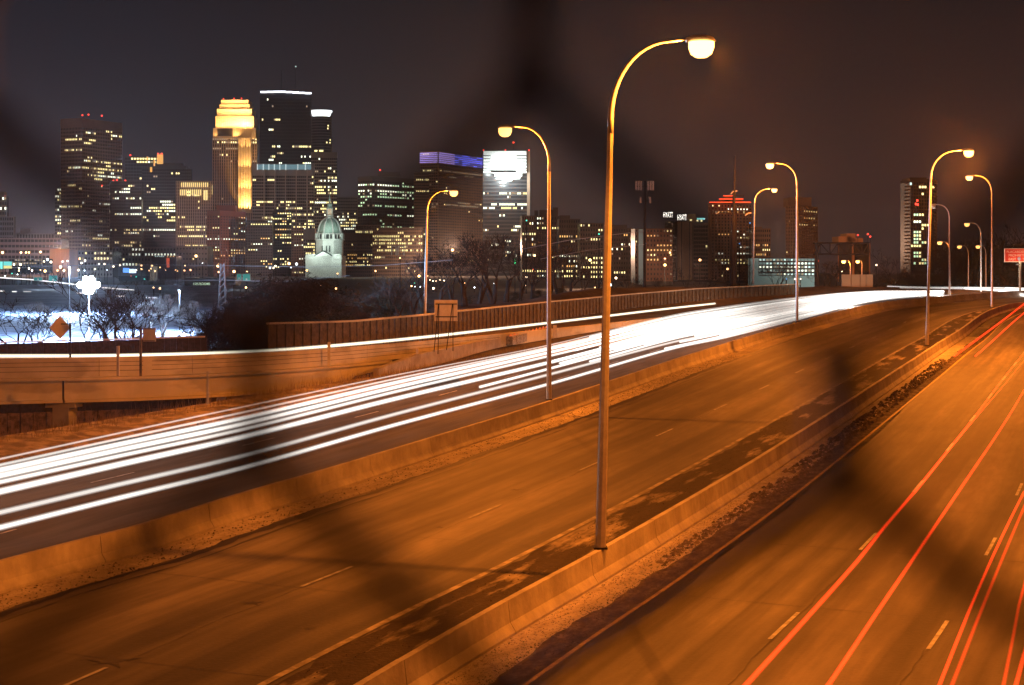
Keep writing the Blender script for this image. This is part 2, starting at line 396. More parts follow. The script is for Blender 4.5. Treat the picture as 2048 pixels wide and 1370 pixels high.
crack(FB1, y2s(FB1, 36), y2s(FB1, 70), 7.35, mc, .012); crack(FB1, y2s(FB1, 74), y2s(FB1, 120), 7.4, mc, .014)
# star shaped tar patches of the middle carriageway
for (px, py, sc_) in ((222,1323,1.0), (506,1206,.55), (880,1055,.35), (1030,980,.5), (620,1257,.3)):
    gx, gy = G(px, py); b_ = B(); n = 11; vs = []
    for k in range(n):
        an = 2*math.pi*k/n; rr = sc_*(.75 if k % 2 else .28)*R.uniform(.6, 1.1)
        x, y = gx+rr*math.cos(an)*1.1, gy+rr*math.sin(an)*.8; vs.append((x, y, zr(y)+.009))
    b_.add(vs, [tuple(range(n))]); b_.build('tar_patch', M['joint'], mc)

# ---------------------------------------------------------------- median barriers, one cast segment after another
PROF = [(-.30,0),(-.30,.08),(-.15,.30),(-.085,.85),(.085,.85),(.15,.30),(.30,.08),(.30,0)]
def barrier(name, label, curve, ya, yb, seg=6.1):
    s0, s1 = curve.s_at_y(ya), curve.s_at_y(yb); p = curve.at(s0)
    t = thing(name, label, 'barrier', (p.x, p.y, zr(p.y)))
    s = s0; k = 0
    while s < s1:
        b_ = B(); e = s+seg-.025; n = 4; vs = []; lift = R.uniform(-.006, .006)
        for i in range(n+1):
            d = s+(e-s)*i/n
            for u, z in PROF:
                q = curve.at(d, u); vs.append((q.x, q.y, zr(q.y)+z+(lift if z else -.05)))
        m = len(PROF); fs = [(i*m+j, (i+1)*m+j, (i+1)*m+(j+1) % m, i*m+(j+1) % m) for i in range(n) for j in range(m)]
        fs += [tuple(range(m)), tuple(n*m+j for j in range(m))[::-1]]
        b_.add(vs, fs); b_.build('barrier_segment', M['barrier'], t); s += seg; k += 1
    return t
barrier('concrete_barrier', 'sloped concrete median barrier that carries the tallest near lamp post', B1, 24, 205)
barrier('concrete_barrier', 'low concrete barrier between the empty road and the white light streaks', B2, 26, 236)

# ---------------------------------------------------------------- rocks and grit
def rocks(name, label, curve, y0, y1, u0, u1, n, r0, r1, m, seed):
    r = random.Random(seed); s0, s1 = curve.s_at_y(y0), curve.s_at_y(y1); b_ = B()
    for _ in range(n):
        s = r.uniform(s0, s1); u = r.uniform(u0, u1); p = curve.at(s, u); a = r.uniform(r0, r1); z = zr(p.y)
        b_.add([(p.x+a*r.uniform(.6,1.2), p.y, z), (p.x, p.y+a*r.uniform(.6,1.2), z), (p.x-a*r.uniform(.6,1.2), p.y, z), (p.x, p.y-a, z),
                (p.x+a*.2, p.y+a*.1, z+a*r.uniform(.5, 1.1)), (p.x-a*.3, p.y-a*.2, z+a*r.uniform(.4, .9))],
               [(0,1,4),(1,2,5,4),(2,3,5),(3,0,4,5)])
    return tag(b_.build(name, m), label, kind='stuff')
rocks('loose_rock', 'dark lumps of rock and snow crust along the near barrier', FB1, 62, 125, -1.7, -.7, 900, .06, .17, M['rock'], 1)
rocks('loose_rock', 'rock crust further up the barrier', FB1, 50, 64, -1.25, -.8, 260, .04, .12, M['rock'], 2)
rocks('grit', 'fine grit on the salted strip', FB1, 30, 62, -1.3, -.35, 2600, .012, .03, M['pebble'], 3)
rocks('grit', 'dark gravel by the yellow line', FB1, 30, 70, -2.05, -1.1, 2600, .015, .04, M['pebble'], 4)
rocks('grit', 'grit on the wet shoulder', FB1, 36, 90, .4, 3.0, 1500, .015, .04, M['pebble'], 5)
rocks('grit', 'grit below the far barrier', FB2, 44, 130, -1.8, -.4, 1500, .02, .05, M['pebble'], 6)

# ---------------------------------------------------------------- left verge: frozen dirt berm
def bermz(s, u):
    y = B2.at(s).y; t = (u-VI(y))/(VO(y)-VI(y))
    return .03+lerp_t(y, [70,100,130], [.32,.22,.12])*math.sin(min(1, max(0, t))*math.pi*.7)
FB2c = Curve(B2.p, 1.0)
strip('dirt_verge', FB2c, lambda s: VO(FB2c.at(s).y), lambda s: VI(FB2c.at(s).y)+.05, bermz, M['dirt'], s0=y2s(FB2c, 30), s1=y2s(FB2c, 175), n=16, noise=.05, label='lumpy frozen dirt verge beyond the white streaks')
rocks('loose_rock', 'dark stones on the dirt verge', FB2c, 60, 120, 14.5, 16.5, 500, .05, .14, M['rock'], 8)
r = random.Random(5); b_ = B()
for _ in range(2600):      # dry grass along the top of the verge
    s = r.uniform(y2s(FB2c, 62), y2s(FB2c, 128)); y_ = FB2c.at(s).y; u = VO(y_)-r.random()**2*2.4; p = FB2c.at(s, u); z = zr(p.y)+bermz(s, u)-.05; h = r.uniform(.15, .6)*(1.6 if r.random() < .12 else 1)
    dx, dy = r.uniform(-.15, .15), r.uniform(-.1, .1)
    b_.add([(p.x-.012, p.y, z), (p.x+.012, p.y, z), (p.x+dx, p.y+dy, z+h)], [(0,1,2)])
tag(b_.build('dry_grass', mat('dry_grass', (.22,.16,.09), .9)), 'thin dry grass on the dirt verge', kind='stuff')

# ---------------------------------------------------------------- elevated ramp on the left
RP = [(-230,719,92),(0,717,95),(300,713,99.5),(480,707,104),(660,697,112),(850,682,125),(1000,668,139),(1180,650,158),(1330,634,178)]
RC = Curve([((x-CX)*D/F, D) for x, y, D in RP], 1.5)
RZ = [(RC.s[min(range(len(RC.p)), key=lambda i: abs(RC.p[i].y-D))], CAMZ-(y-HOR)*D/F) for x, y, D in RP]
def rtop(s): return lerp_t(s, [a for a, _ in RZ], [b for _, b in RZ])
t = thing('ramp', 'elevated concrete ramp with solid parapet curving in from the left', 'ramp', (RC.at(5).x, RC.at(5).y, -3))
t['kind'] = 'structure'; del t['category']
def rseg(name, s0, s1, ua, ub, za, zb, m, par=t, n=None):
    n = n or max(2, int((s1-s0)/2)); b_ = B(); vs = []
    for i in range(n+1):
        s = s0+(s1-s0)*i/n; z = rtop(s)
        for u, zz in ((ua, za), (ub, za), (ub, zb), (ua, zb)):
            p = RC.at(s, u); vs.append((p.x, p.y, z+zz))
    fs = [(i*4+j, (i+1)*4+j, (i+1)*4+(j+1) % 4, i*4+(j+1) % 4) for i in range(n) for j in range(4)]+[(0,1,2,3), (n*4+3, n*4+2, n*4+1, n*4)]
    b_.add(vs, fs); return b_.build(name, m, par)
sE = RC.s_at_y(138); s = 0; k = 0
rseg('deck', 0, RC.s[-1], .28, 9.5, -1.25, -.95, M['asphalt'])
while s < RC.s_at_y(172):       # parapet panels, with horizontal board marks
    e = min(s+6.0, RC.s[-1]); rseg('parapet_panel', s, e-.03, 0, .28, -1.15, 0, M['parapet'])
    s += 6.0
for zz in (-.28, -.52, -.80): rseg('board_groove', 0, sE, -.012, .0, zz-.012, zz+.012, M['joint'])
rseg('deck_edge', 0, RC.s_at_y(118), -.45, .28, -1.33, -1.16, M['parapet'])
s = 0; gl = [RC.s_at_y(94.9)+3.7, RC.s_at_y(118)]
s_pier = min(RC.s, key=lambda q: abs((CX+RC.at(q).x*F/RC.at(q).y)-128))
rseg('girder', 0, s_pier-.06, -.25, .3, -2.45, -1.34, M['parapet']); rseg('girder', s_pier+.06, RC.s_at_y(118), -.25, .3, -2.45, -1.34, M['parapet'])
rseg('girder_flange', 0, s_pier-.06, -.42, .4, -2.62, -2.46, M['parapet']); rseg('girder_flange', s_pier+.06, RC.s_at_y(118), -.42, .4, -2.62, -2.46, M['parapet'])
rseg('bracket', RC.s_at_y(99), RC.s_at_y(99)+.01, 0, .1, -.1, -.05, M['dsteel'])
pq = RC.at(s_pier, .6); zt = rtop(s_pier)
b_ = B(); b_.obox((pq.x-.25, pq.y+.3), (pq.x+.75, pq.y+.1), .55, zt-8, zt-2.95); b_.build('pier', M['parapet'], t)
b_ = B(); b_.obox((pq.x-.7, pq.y+.3), (pq.x+1.1, pq.y+.1), .6, zt-2.94, zt-2.63); b_.build('pier_cap', M['parapet'], t)
# timber lagging wall in the dark under the ramp
t2 = thing('retaining_wall', 'dark ribbed wall in the shade under the elevated ramp', 'wall', (-30, 118, -5))
for i in range(62):
    x = -48+i*.85; yy = 109+.10*(x+48)*.6; b_ = B(); b_.obox((x, yy), (x+.80, yy), .09+.04*(i % 2), -6, .6 + .025*i); b_.build('plank', M['rock'], t2)

# far edge of the ramp: ribbed steel wall, leaf by leaf
WL = Curve([((x-CX)*D/F, D) for x, D in [(536,121),(700,131),(850,144),(1000,163),(1150,184),(1300,208),(1450,228),(1600,244)]], 1.0)
WT = [(536,645),(700,641),(850,628),(1000,612),(1100,602),(1250,588),(1400,576),(1600,567)]
t3 = thing('sheet_wall', 'long ribbed rust brown wall along the far edge of the ramp', 'wall', (WL.p[0].x, WL.p[0].y, 1.5))
s = 0; k = 0
while s < WL.s[-1]-.6:
    p = WL.at(s); q = WL.at(s+.52); px = CX+p.x*F/p.y
    top = CAMZ-(lerp_t(px, [a for a, _ in WT], [c for _, c in WT])-HOR)*p.y/F
    bt = max(top-1.9, zr(p.y)-.3) if px > 800 else top-1.9
    n_ = (q-p).normalized(); nn = Vector((-n_.y, n_.x))*(.08 if k % 2 else -.02)
    b_ = B(); b_.obox(p+nn, q+nn, .04, bt-.5, top-(.10 if k % 2 else .12)); b_.build('wall_sheet', M['wood'], t3)
    s += .56; k += 1
s = 0
b_ = B()
while s < WL.s[-1]-3:
    p = WL.at(s); q = WL.at(s+2.98); zs = []
    for c in (p, q): zs.append(CAMZ-(lerp_t(CX+c.x*F/c.y, [a for a, _ in WT], [d for _, d in WT])-HOR)*c.y/F)
    b_.obox(p, q, .15, (zs[0]-.14, zs[1]-.14), (zs[0], zs[1])); s += 3
b_.build('coping', M['parapet'], t3)
# near left dark wall
t4 = thing('timber_wall', 'dark ribbed wall at left ending beside the bright snow', 'wall', (-30, 117, 2))
for i in range(46):
    x0 = -41.0+i*.425; px = CX+x0*F/116; top = CAMZ-(lerp_t(px, [-150,0,392], [687,685,672])-HOR)*116/F
    b_ = B(); b_.obox((x0, 116+.03*(i % 2)), (x0+.41, 116+.03*(i % 2)), .05, -1, top-.1); b_.build('wall_sheet', M['bark'], t4)
b_ = B(); z0 = CAMZ-(687-HOR)*116/F; b_.obox((-41, 116), (-21.6, 116), .12, (z0-.1, CAMZ-(672-HOR)*116/F-.1), (z0, CAMZ-(672-HOR)*116/F)); b_.build('coping', M['parapet'], t4)

# low barrier end and crash cushion at the gore
g0 = [G(752,752), G(800,741), G(850,730), G(900,718), G(950,703), G(1008,689)]
t5 = thing('concrete_barrier', 'pale tapered concrete wall end in front of the crash cushion', 'barrier', (g0[0][0], g0[0][1], zr(g0[0][1])))
GC = Curve(g0, 2.0); s = 0
hs = lambda s: lerp_t(s, [0, 8, 20, GC.s[-1]], [.5, .95, .85, .55])
while s < GC.s[-1]-1:
    e = min(s+3.0, GC.s[-1]); p, q = GC.at(s), GC.at(e-.02)
    b_ = B(); b_.obox(p, q, .2, (zr(p.y)-.3, zr(q.y)-.3), (zr(p.y)+hs(s), zr(q.y)+hs(e))); b_.build('barrier_segment', M['barrier'], t5); s = e
t6 = thing('crash_cushion', 'grey crash cushion with row of orange tipped bays at the gore', 'crash cushion', (-.5, 142, zr(142)))
c0 = Vector(G(1018,690)); c1 = Vector(G(1097,670)); dd = (c1-c0)/11
mo = mat('orange_plastic', (.55,.24,.10), .6); mg = mat('grey_plastic', (.12,.115,.11), .6, (.32,.31,.29), scale=9, thr=(.4,.6), bump=1)
for i in range(11):
    p = c0+dd*i; q = p+dd*.93; b_ = B(); b_.obox(p, q, .32, (zr(p.y), zr(q.y)), (zr(p.y)+.72, zr(q.y)+.72)); b_.build('bay', mg, t6)
    b_ = B(); m_ = (p+q)/2; z = zr(p.y)+.725
    b_.add([(p.x,p.y-.25,z),(q.x,q.y-.25,z),(q.x,q.y+.25,z),(p.x,p.y+.25,z),(m_.x,m_.y-.2,z+.22),(m_.x,m_.y+.2,z+.22)], [(0,3,2,1),(0,1,4),(2,3,5),(1,2,5,4),(3,0,4,5)]); b_.build('bay_cap', mo, t6)
pz = G(1106,676); o = B(); o.obox(pz, (pz[0]+.35, pz[1]), .05, zr(pz[1]), zr(pz[1])+1.15); tag(o.build('marker_post', M['signback']), 'short white marker post just right of the crash cushion', 'post')
# ---------------------------------------------------------------- light streaks of the traffic
def streak(name, label, cat, pts, r, m, group, lo=None, z=None):
    """nested shells of added light, brightest at the core"""
    b_ = B(); cc = cr_spline(pts, 2.5); ends = []
    for k in (1.35, 1.0, .62): b_.tube(cc, r*k, 6); ends.append(len(b_.f))
    o = b_.build(name, TRM[m][0], smooth=True); o.data.materials.append(TRM[m][1]); o.data.materials.append(TRM[m][2])
    for i, p in enumerate(o.data.polygons): p.material_index = 0 if i < ends[0] else 1 if i < ends[1] else 2
    return tag(o, label, cat, group)
def band(x, t):
    xs = [1350,1450,1590,1750,1890]
    return lerp_t(x, xs, [628,612,594,581.5,580.5])*(1-t)+lerp_t(x, xs, [697,676,641,602,588.5])*t
def wpt(px, py, h=.65): g = G(px, py, h); return Vector((g[0], g[1], zr(g[1])+h))
WG = 'white headlight streaks on the left carriageway'
W = [(918,815,691,.02,.045,'faint top edge'), (930,826,695,.10,.06,'second from the verge'), (940,837.5,699,.165,.105,'third, broad'), (951.5,849,706,.26,.105,'fourth, broad'),
     (964,860,713,.36,.085,'fifth, above a brown gap'), (983,875,726,.50,.11,'sixth, below a brown gap'), (1025,913,750,.80,.085,'seventh, dimmer'), (1055,937,769,.98,.085,'lowest, nearest the barrier')]
ORD = ['topmost thin white streak skirting the dirt verge', 'thin white streak second from the dirt verge', 'broad white streak third from the dirt verge', 'broad white streak fourth from the dirt verge',
       'white streak just above the narrow brown gap of road', 'white streak just below the narrow brown gap of road', 'white streak second from the concrete barrier', 'lowest white streak, nearest the concrete barrier']
def near_off(y0, y1):            # run the streak on to the left of the frame
    a, b = wpt(0, y0), wpt(480, y1); return a+(a-b)*.55
for (y0, y1, y2, t, r, d), lab, ms in zip(W, ORD, ('w0','w1','w3','w3','w2','w3','w1','w2')):
    pts = [near_off(y0, y1), wpt(0, y0), wpt(240, (y0+y1)/2-.6), wpt(480, y1), wpt(790, y1+(y2-y1)*.52), wpt(1094, y2)]+[wpt(x, band(x, t)) for x in (1350, 1450, 1590, 1750, 1888)]
    streak('headlight_streak', lab, 'light streak', pts, r, ms, WG)
k = 0
far = [(.06,1180),(.14,1130),(.21,1240),(.31,1150),(.40,1200),(.45,1110),(.55,1120),(.60,1230),(.66,1290),(.71,1180),(.75,1390),(.87,1440),(.92,1330),(.64,960),(.58,1400),(.84,1360)]
for t, x0 in far:
    xs = [x0]+[x for x in (1350, 1450, 1590, 1750, 1885) if x > x0+30]
    y0 = band(1350, t) if x0 >= 1350 else 0
    if x0 < 1350: y0 = (690+79*t)+(band(1350, t)-(690+79*t))*(x0-1094)/256 if x0 > 1094 else 875+(690+79*t-875)*(x0-480)/614+4
    pts = [wpt(x0, y0 if x0 < 1350 else band(x0, t), .75)]+[wpt(x, band(x, t)-(.10*F*0+0), .75) for x in xs[1:]]
    streak('headlight_streak', 'merging white streak of the far bend', 'light streak', pts, .08, 'mass', 'merging headlight streaks on the far bend'); k += 1
# ramp streak
rt = []
for px, py in [(-250,713),(0,712),(240,711),(480,704),(660,692),(850,674),(1000,657),(1180,636),(1330,618),(1430,607)]:
    Dn = lerp_t(px, [-250,0,480,660,850,1000,1180,1330,1430], [95,98.5,108,117,131,146,166,187,197]); rt.append(P(px, py, Dn))
streak('headlight_streak', 'single cream streak along the parapet of the elevated ramp', 'light streak', rt, .11, 'ramp', WG)
# far road at the right edge
for i, (pts, r) in enumerate([([(1775,572.5,264),(1850,574.5,258),(1950,575,252),(2060,577,246)], .10), ([(1800,575.5,258),(1900,577,252),(2000,579,246),(2070,583,240)], .08),
                ([(1930,577,250),(1990,580.5,244),(2060,586,236)], .16), ([(2000,584,238),(2030,588,232),(2070,593,228)], .26), ([(2012,578,242),(2060,580,238)], .26)]):
    streak('headlight_streak', ['thin upper streak on the far road right of the lamp posts', 'second thin streak on the far road at right', 'widening white streak by the right edge', 'broad white glare at the right edge below the red sign', 'upper white glare at the right edge'][i],
           'light streak', [P(*q) for q in pts], r, 'mass', 'white streaks on the far road at right')
for (x, y, D, e) in ((1888,581,234,7000),(1700,590,205,2500),(2036,585,236,9000)):      # point lights added at the bend for the glow of oncoming headlights
    ld = bpy.data.lights.new('added_headlight_glare', 'POINT'); ld.energy = e; ld.color = (1,.97,.9); ld.shadow_soft_size = .4
    lo = bpy.data.objects.new('added_headlight_glare', ld); sc.collection.objects.link(lo); lo.location = P(x, y, D)
# tail lights
RG = 'red tail light streaks on the right carriageway'
RT = [([(1470,1393),(1492,1370),(1625,1223),(1714,1123),(1768,1055),(1829,984),(1907,887),(1950,833),(2003,762),(2048,706)], .062, 'rtrail', 'long red streak crossing most of the right carriageway, left one'),
      ([(1640,1393),(1657,1370),(1757,1220),(1818,1130),(1875,1045),(1936,955),(1990,875),(2022,825),(2048,781)], .060, 'rtrail', 'long red streak, second from the left at the bottom'),
      ([(1868,1393),(1879,1370),(1936,1227),(1986,1112),(2020,1040),(2048,984)], .045, 'rtrail', 'third red streak, left of a crossing pair'),
      ([(1893,1393),(1904,1370),(1950,1252),(1985,1165),(2018,1085),(2052,1005)], .050, 'rtrail2', 'dim red streak, right of a crossing pair'),
      ([(2000,1393),(2007,1370),(2025,1280),(2038,1210),(2060,1130)], .045, 'rtrail2', 'dim red streak near the right edge'),
      ([(2024,1393),(2032,1370),(2048,1309),(2075,1230)], .050, 'rtrail', 'short red streak in the bottom right corner'),
      ([(1909,712),(1950,682),(2000,645),(2048,608),(2080,585)], .085, 'rtrail', 'upper red streak starting beside the rocks of the near barrier'),
      ([(1951,712),(1985,682),(2020,650),(2048,626),(2080,600)], .075, 'rtrail', 'upper red streak starting in the middle of the road'),
      ([(1830,985),(1908,888),(1955,832),(2008,770),(2048,722),(2080,690)], .03, 'rtrail', 'thin red streak forking off the longest one')]
for pts, r, m, lab in RT: streak('taillight_streak', lab, 'light streak', [wpt(x, y, .75) for x, y in pts], r*.88, {'rtrail':'r1','rtrail2':'r0'}[m], RG)

# ---------------------------------------------------------------- street lamps
LENSB = 0
def street_lamp(label, base, bz, top, arm_dx, arm_h, group='davit lamps along the motorway', r0=.14, r1=.075, lit=True, power=9000, col=SOD, armdir=None, lean=0):
    """base (x,y), foot height bz, top z of the arm end, arm_dx signed length, arm_h rise of the bend"""
    x, y = base; t = thing('street_lamp', label, 'street lamp', (x, y, bz), group)
    zs = top-arm_h
    sh = B(); sh.tube([(x, y, bz), (x+lean*.5, y, (bz+zs)/2), (x+lean, y, zs)], [r0, (r0+r1)/2, r1], 8); sh.build('shaft', M['steel'], t)
    b_ = B(); b_.box(x-r0*1.25, x+r0*1.25, y-r0*1.25, y+r0*1.25, bz, bz+.05); b_.build('base_plate', M['dsteel'], t)
    d = armdir or ((1, -.28) if arm_dx > 0 else (-1, .28)); L = abs(arm_dx); lx = x+lean
    hx = L-.45; arm = [(x+lean*.97, y, zs-.45)]
    for i in range(13):
        a = math.pi/2*i/12; u = hx*.78*(1-math.cos(a)); v = arm_h*math.sin(a); arm.append((lx+d[0]*u, y+d[1]*u, zs-.02+v))
    arm.append((lx+d[0]*hx, y+d[1]*hx, top+.02))
    b_ = B(); b_.tube(arm, [r1*1.04]+[r1*1.02+(.035-r1)*i/13 for i in range(14)], 8); b_.build('arm', M['steel'], t, smooth=True)
    cx_, cy_ = lx+d[0]*L, y+d[1]*L
    hb = B(); n = 12; vs = []
    for zz, k in ((top-.06, 1), (top+.05, .95), (top+.13, .55)):
        for i in range(n):
            a = 2*math.pi*i/n; du = math.cos(a)*.42*k+(-.06 if k < 1 else 0); dv = math.sin(a)*.17*k
            vs.append((cx_+d[0]*du-d[1]*dv, cy_+d[1]*du+d[0]*dv, zz))
    hb.add(vs, [(j*n+i, j*n+(i+1) % n, (j+1)*n+(i+1) % n, (j+1)*n+i) for j in range(2) for i in range(n)]+[tuple(range(n))[::-1], tuple(range(2*n, 3*n))])
    hb.build('lamp_head', M['steel'], t, smooth=True)
    lb = B(); vs = []
    for zz, k in ((top-.065, 1), (top-.24, 1.0), (top-.42, .82), (top-.52, .42)):
        for i in range(n):
            a = 2*math.pi*i/n; vs.append((cx_+d[0]*math.cos(a)*.36*k-d[1]*math.sin(a)*.30*k, cy_+d[1]*math.cos(a)*.36*k+d[0]*math.sin(a)*.30*k, zz))
    lb.add(vs, [(j*n+i, j*n+(i+1) % n, (j+1)*n+(i+1) % n, (j+1)*n+i) for j in range(3) for i in range(n)]+[tuple(range(n))[::-1], tuple(range(3*n, 4*n))])
    lb.build('lens', M['lens'] if lit else M['steel'], t, smooth=True)
    if lit:
        ld = bpy.data.lights.new('lamp_light', 'POINT'); ld.energy = power; ld.color = col; ld.shadow_soft_size = .13
        lo = bpy.data.objects.new('lamp_light', ld); sc.collection.objects.link(lo); lo.parent = t
        lo.location = (cx_-x, cy_-y, top-.72-bz)
    return t
def lamp_px(label, bx, by, lx_, ly, hb, arm_h=1.7, **k):
    g = G(bx, by, hb); D = g[1]; bz = zr(D)+hb; top = CAMZ-(ly-HOR)*D/F; dx = (lx_-bx)*D/F
    s_ = 1.0 if dx > 0 else 1.0
    return street_lamp(label, g, bz, top, dx-k.get('lean', 0), arm_h, **k)
PW = 19500
lamp_px('tallest street lamp, nearest the camera, arm to the right', 1201, 1097, 1397, 86, .85, 2.2, r0=.16, r1=.085, lean=.30, power=PW)
lamp_px('street lamp with arm to the left, first on the far barrier', 1098, 800, 1010, 252, .85, 2.0, power=PW)
lamp_px('street lamp with left arm rising out of the white streaks', 1594, 643, 1542, 326, .85, 2.0, power=PW)
lamp_px('second lamp on the near barrier, right arm, red brown shaft low down', 1854, 691, 1932, 302, .85, 2.0, lean=.3, power=PW*2.1)
lamp_px('lamp near the right edge with its arm to the left', 1984, 615, 1942, 351, .85, 2.0, power=PW)
def lamp_D(label, bx, by, lx_, ly, D, **k):
    a = P(bx, by, D); b = P(lx_, ly, D); k.setdefault('arm_h', 1.8)
    return street_lamp(label, (a.x, a.y), a.z, b.z, b.x-a.x-k.get('lean', 0), **k)
lamp_D('lamp behind the ramp wall, its head against the brown tower', 849, 664, 908, 382, 150, power=PW, lean=.25)
lamp_D('lamp left of the tower with the red neon steps, right arm', 1506, 568, 1547, 378, 232, power=PW, lean=.2)
lamp_D('unlit dark lamp post beside the green lit tower', 1899, 600, 1868, 409, 222, lit=False)
lamp_D('small far lamp with left arm between two tall posts at right', 1962, 590, 1936, 446, 250, power=5000)
lamp_D('far lamp low against the dark trees, left of three', 1900, 585, 1881, 483, 262, power=2500)
lamp_D('far lamp low against the dark trees, middle of three', 1937, 582, 1920, 491, 280, power=2500)
lamp_D('far lamp low against the dark trees, right of three', 1972, 582, 1957, 491, 300, power=2500)
lamp_D('small lamp under the overhead sign truss, left', 1701, 556, 1688, 521, 300, power=2500, arm_h=1)
lamp_D('small lamp under the overhead sign truss, right', 1724, 556, 1716, 521, 320, power=1500, arm_h=1)
# the same rows run on beside and behind the camera (their shadows fall across the road in view)
for k, (x, y, dx, p) in enumerate([(24.0, 44.0, -2.6, 15000), (47.5, 124.0, -2.6, 14000), (-23.5, 14.0, -2.4, 9000), (-27.5, -28.0, 2.4, 3500), (-35.0, 98.0, 2.4, 15000)]):
    street_lamp(['street lamp beyond the right edge of the picture, nearer one', 'street lamp beyond the right edge of the picture, farther one', 'street lamp beyond the left edge of the picture', 'street lamp behind the camera', 'street lamp beyond the left edge, lighting the ramp'][k], (x, y), zr(y), zr(y)+14.9, dx, 2.0, group='lamps of the row outside the picture', power=p)

# ---------------------------------------------------------------- signs, posts, poles
def small_post(name, label, cat, px, y0, y1, D, w_, m, extra=None):
    a = P(px, y0, D); b = P(px, y1, D); b_ = B(); b_.box(a.x-w_, a.x+w_, a.y-w_, a.y+w_, b.z, a.z); o = b_.build(name, m); tag(o, label, cat); return o
t = thing('warning_sign', 'diamond warning sign seen from behind, before the frosty trees', 'road sign', P(141, 705, 99))
D = 99; c = P(120, 655, D); h = 24*D/F
b_ = B(); b_.add([(c.x-h*.88,c.y,c.z),(c.x,c.y,c.z+h),(c.x+h*.88,c.y,c.z),(c.x,c.y,c.z-h),(c.x-h*.88,c.y+.02,c.z),(c.x,c.y+.02,c.z+h),(c.x+h*.88,c.y+.02,c.z),(c.x,c.y+.02,c.z-h)],
  [(0,3,2,1),(4,5,6,7),(0,1,5,4),(1,2,6,5),(2,3,7,6),(3,0,4,7)]); b_.build('sign_panel', M['signback'], t)
a = P(141, 708, D); b2_ = P(141, 646, D); b_ = B(); b_.box(a.x-.05, a.x+.05, D-.12, D-.02, a.z-.6, b2_.z); b_.build('post', M['dsteel'], t)
b_ = B(); b_.box(P(122,0,D).x, P(141,0,D).x, D-.06, D-.02, P(0,648,D).z-.03, P(0,648,D).z+.03); b_.build('bracket', M['dsteel'], t)
D = 93.5; t = thing('road_sign', 'small rectangular sign seen from behind on a brown post', 'road sign', P(281, 750, D))
b_ = B(); b_.box(P(286,0,D).x, P(312,0,D).x, D-.03, D, P(0,683,D).z, P(0,656,D).z); b_.build('sign_panel', M['signback'], t)
b_ = B(); b_.box(P(279.5,0,D).x, P(284,0,D).x, D-.1, D+.02, P(0,752,D).z, P(0,656,D).z); b_.build('post', M['wood'], t)
for yy in (657.5, 681.5):
    b_ = B(); b_.box(P(280,0,D).x, P(310,0,D).x, D-.06, D-.03, P(0,yy,D).z-.02, P(0,yy,D).z+.02); b_.build('bracket', M['dsteel'], t)
D = 93.5
small_post('marker_post', 'short pale marker post on the parapet left of the rectangular sign', 'post', 236, 752, 692, D, .07, M['signback'])
small_post('marker_post', 'slim post in front of the ramp girder', 'post', 415.5, 808, 742, 88, .06, M['parapet'])
small_post('marker_post', 'short post on the parapet under the cream streak', 'post', 658, 734, 684, 110, .09, M['parapet'])
small_post('marker_post', 'stubby pale post beside the tapered wall end', 'post', 834, 714, 696, 119, .09, M['signback'])
D = 121; t = thing('road_sign', 'large square sign seen from behind on a four legged dark frame', 'road sign', P(890, 700, D))
b_ = B(); b_.box(P(869,0,D).x, P(915,0,D).x, D-.02, D+.03, P(0,642,D).z, P(0,600,D).z); b_.build('sign_panel', M['signback'], t)
for yy in (608, 633.5):
    b_ = B(); b_.box(P(871,0,D).x, P(914,0,D).x, D-.10, D-.04, P(0,yy,D).z-.035, P(0,yy,D).z+.035); b_.build('cross_bar', M['dsteel'], t)
for xt, xb, yb in ((878,876,708), (877,868,704), (906,906,702), (905,893,700)):
    b_ = B(); b_.tube([P(xt, 608, D-.12), P(xb, yb, D-(.12 if xt == xb or xt == 878 else 1.0))], .032, 6); b_.build('leg', M['dsteel'], t)

# floodlights at left
def flood(label, px, py, yb, D, power, r, col=(.46,.66,1), main=False):
    a = P(px, yb, D); c = P(px, py, D); t = thing('floodlight', label, 'floodlight', (a.x, a.y, a.z), 'white floodlights over the snow')
    b_ = B(); b_.tube([a, (c.x, c.y, c.z+.2)], [.075, .05], 8); b_.build('pole', M['steel' if main else 'dsteel'], t)
    nx_, nz_ = (4, 3) if r > .5 else (2, 1); q = r*.34
    b_ = B(); b_.box(c.x-q*nx_*.6, c.x+q*nx_*.6, D+q*.5, D+q*.8, c.z-q*nz_, c.z+q*nz_); b_.build('lamp_rack', M['dsteel'], t)
    for ix in range(nx_):
        for iz in range(nz_):
            if nz_ == 3 and iz != 1 and ix in (0, 3): continue
            lx, lz = c.x+(ix-(nx_-1)/2)*q*2, c.z+(iz-(nz_-1)/2)*q*2
            b_ = B(); b_.lathe((0, 0), [(q*.55, 0), (q*.95, q*.8)], 10); b_.v = [(lx+v[0], D+q*.5-v[2], lz+v[1]) for v in b_.v]; b_.build('reflector', M['steel'], t)
            b_ = B(); b_.ball((lx, D-q*.35, lz), q*1.2, 12, 7); b_.build('lens', M['wlens'], t, smooth=True)
    ld = bpy.data.lights.new('flood_light', 'POINT'); ld.energy = power; ld.color = col; ld.shadow_soft_size = .25
    lo = bpy.data.objects.new('flood_light', ld); sc.collection.objects.link(lo); lo.parent = t; lo.location = (0, -r-.5, c.z-a.z-.1)
    return t
flood('dazzling white floodlight on a pole above the snow', 178, 570, 684, 172, 90000, .85, main=True)
flood('smaller bluish floodlight left of the white lattice pole', 359, 583, 660, 190, 70000, .16)

flood('slim tall mast with a small white lamp left of the dazzling floodlight', 139, 536, 690, 265, 90000, .13)
